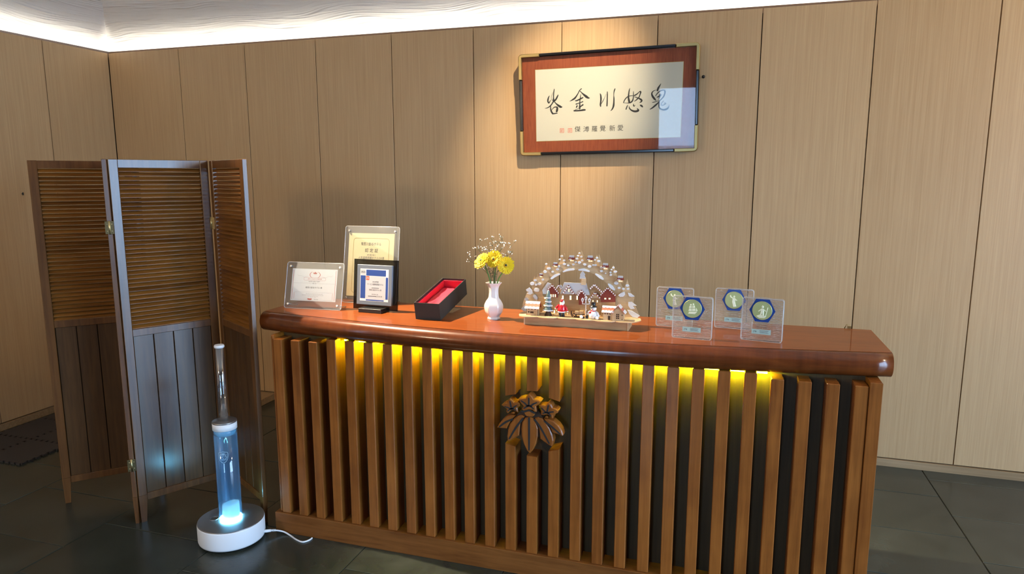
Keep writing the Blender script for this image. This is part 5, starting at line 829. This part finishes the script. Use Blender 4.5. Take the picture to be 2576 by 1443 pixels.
# etched shield on the tank
def on_tank(pts, w, a0=-66, z0=0.405, r_=0.0504):
    mb = MB(); P = [(p[0], p[1], w) for p in pts]; tmp = MB().ribbon(P, 0, 0.0004)
    vs = [(r_*math.cos(R(a0)+v[0]/0.05)+v[1]*0, r_*math.sin(R(a0)+v[0]/0.05), z0+v[2]) if v[1] < 0.0002 else ((r_-0.0003)*math.cos(R(a0)+v[0]/0.05), (r_-0.0003)*math.sin(R(a0)+v[0]/0.05), z0+v[2]) for v in tmp.v]
    mb.add(vs, tmp.f); return mb
sh = MB()
def addm(a): sh.add(a.v, a.f)
for P in ([(-0.019, 0.020), (-0.008, 0.023), (0.0, 0.026), (0.008, 0.023), (0.019, 0.020), (0.019, 0.0), (0.015, -0.014), (0.0, -0.026), (-0.015, -0.014), (-0.019, 0.0), (-0.019, 0.020)],): addm(on_tank(P, 0.0008))
for k in range(5): a = R(20+35*k); addm(on_tank([(0, 0.010), (0.010*math.cos(a), 0.010+0.011*math.sin(a))], 0.0009))
for P in ([(-0.014, -0.004), (-0.014, 0.012)], [(-0.014, 0.012), (-0.008, 0.010), (-0.009, 0.005), (-0.014, 0.004)], [(0.0145, 0.010), (0.009, 0.009), (0.009, 0.004), (0.014, 0.002), (0.013, -0.004), (0.008, -0.005)], [(0.001, 0.006), (-0.004, 0.001), (0.001, -0.005)], [(-0.013, -0.009), (0.013, -0.009)], [(-0.010, -0.013), (0.010, -0.013)]): addm(on_tank(P, 0.0008))
obj('etched_shield', sh, 'etch', tk)
pcb = thing('power_cable', 'white power cable running from the humidifier to the counter plinth', 'cable', (hx, hy, 0))
obj('cable', MB().tube(spline([(0.139, 0.060, 0.028), (0.162, 0.084, 0.022), (0.195, 0.101, 0.012), (0.235, 0.094, 0.004), (0.285, 0.070, 0.004), (0.322, 0.062, 0.004), (0.340, 0.082, 0.004), (0.343, 0.104, 0.004)], 8), 0.0036, 10), 'white_plastic', pcb)
pg_ = MB().tube([(0.128, 0.048, 0.030), (0.150, 0.071, 0.026)], [0.0075, 0.0062], 10)
for k in range(4): f = k/3; pg_.tube([(0.150+0.012*f, 0.071+0.013*f, 0.026-0.004*f), (0.152+0.012*f, 0.073+0.013*f, 0.0255-0.004*f)], 0.0056, 10)
obj('plug', pg_, 'white_plastic', pcb)
# ------------------------------------------------------------ foam mat and board behind the screen
fm = thing('foam_mat', 'dark brown jigsaw-edged foam mat on the floor by the left wall', 'mat', (-4.03, 3.20, 0.0))
def jig(n=7, w=0.30, tdep=0.011):
    P = []
    for s_ in range(4):
        for k in range(n):
            for f, o_ in ((0, 0), (.25, 0), (.18, 1), (.82, 1), (.75, 0)):
                t = (k+f)/n*w - w/2; d_ = w/2 - tdep + o_*tdep
                x_, y_ = ((t, -d_), (d_, t), (-t, d_), (-d_, -t))[s_]; P.append((max(-w/2, min(w/2, x_)), max(-w/2, min(w/2, y_))))
    Q = [P[0]]
    for p in P[1:]:
        if (Vector(p)-Vector(Q[-1])).length > 1e-5: Q.append(p)
    return Q
jm = MB().prism(jig(), 0, 0.010, M=Matrix.Rotation(R(-90), 4, 'X') @ Matrix.Translation((0, -0.0105, 0))).mesh('mat_tile'); jm.materials.append(MAT['foam_mat'])
for i in range(2):
    for j in range(4): obj('mat_tile', jm, None, fm, (-0.15+0.30*i, -0.39+0.30*j, 0.0))
tag(obj('floor_board', MB().box(-3.75, -3.085, 3.80, 4.075, 0.001, 0.048, b=0.002), 'base_oak'), 'low wooden board on the floor behind the folding screen', 'board')
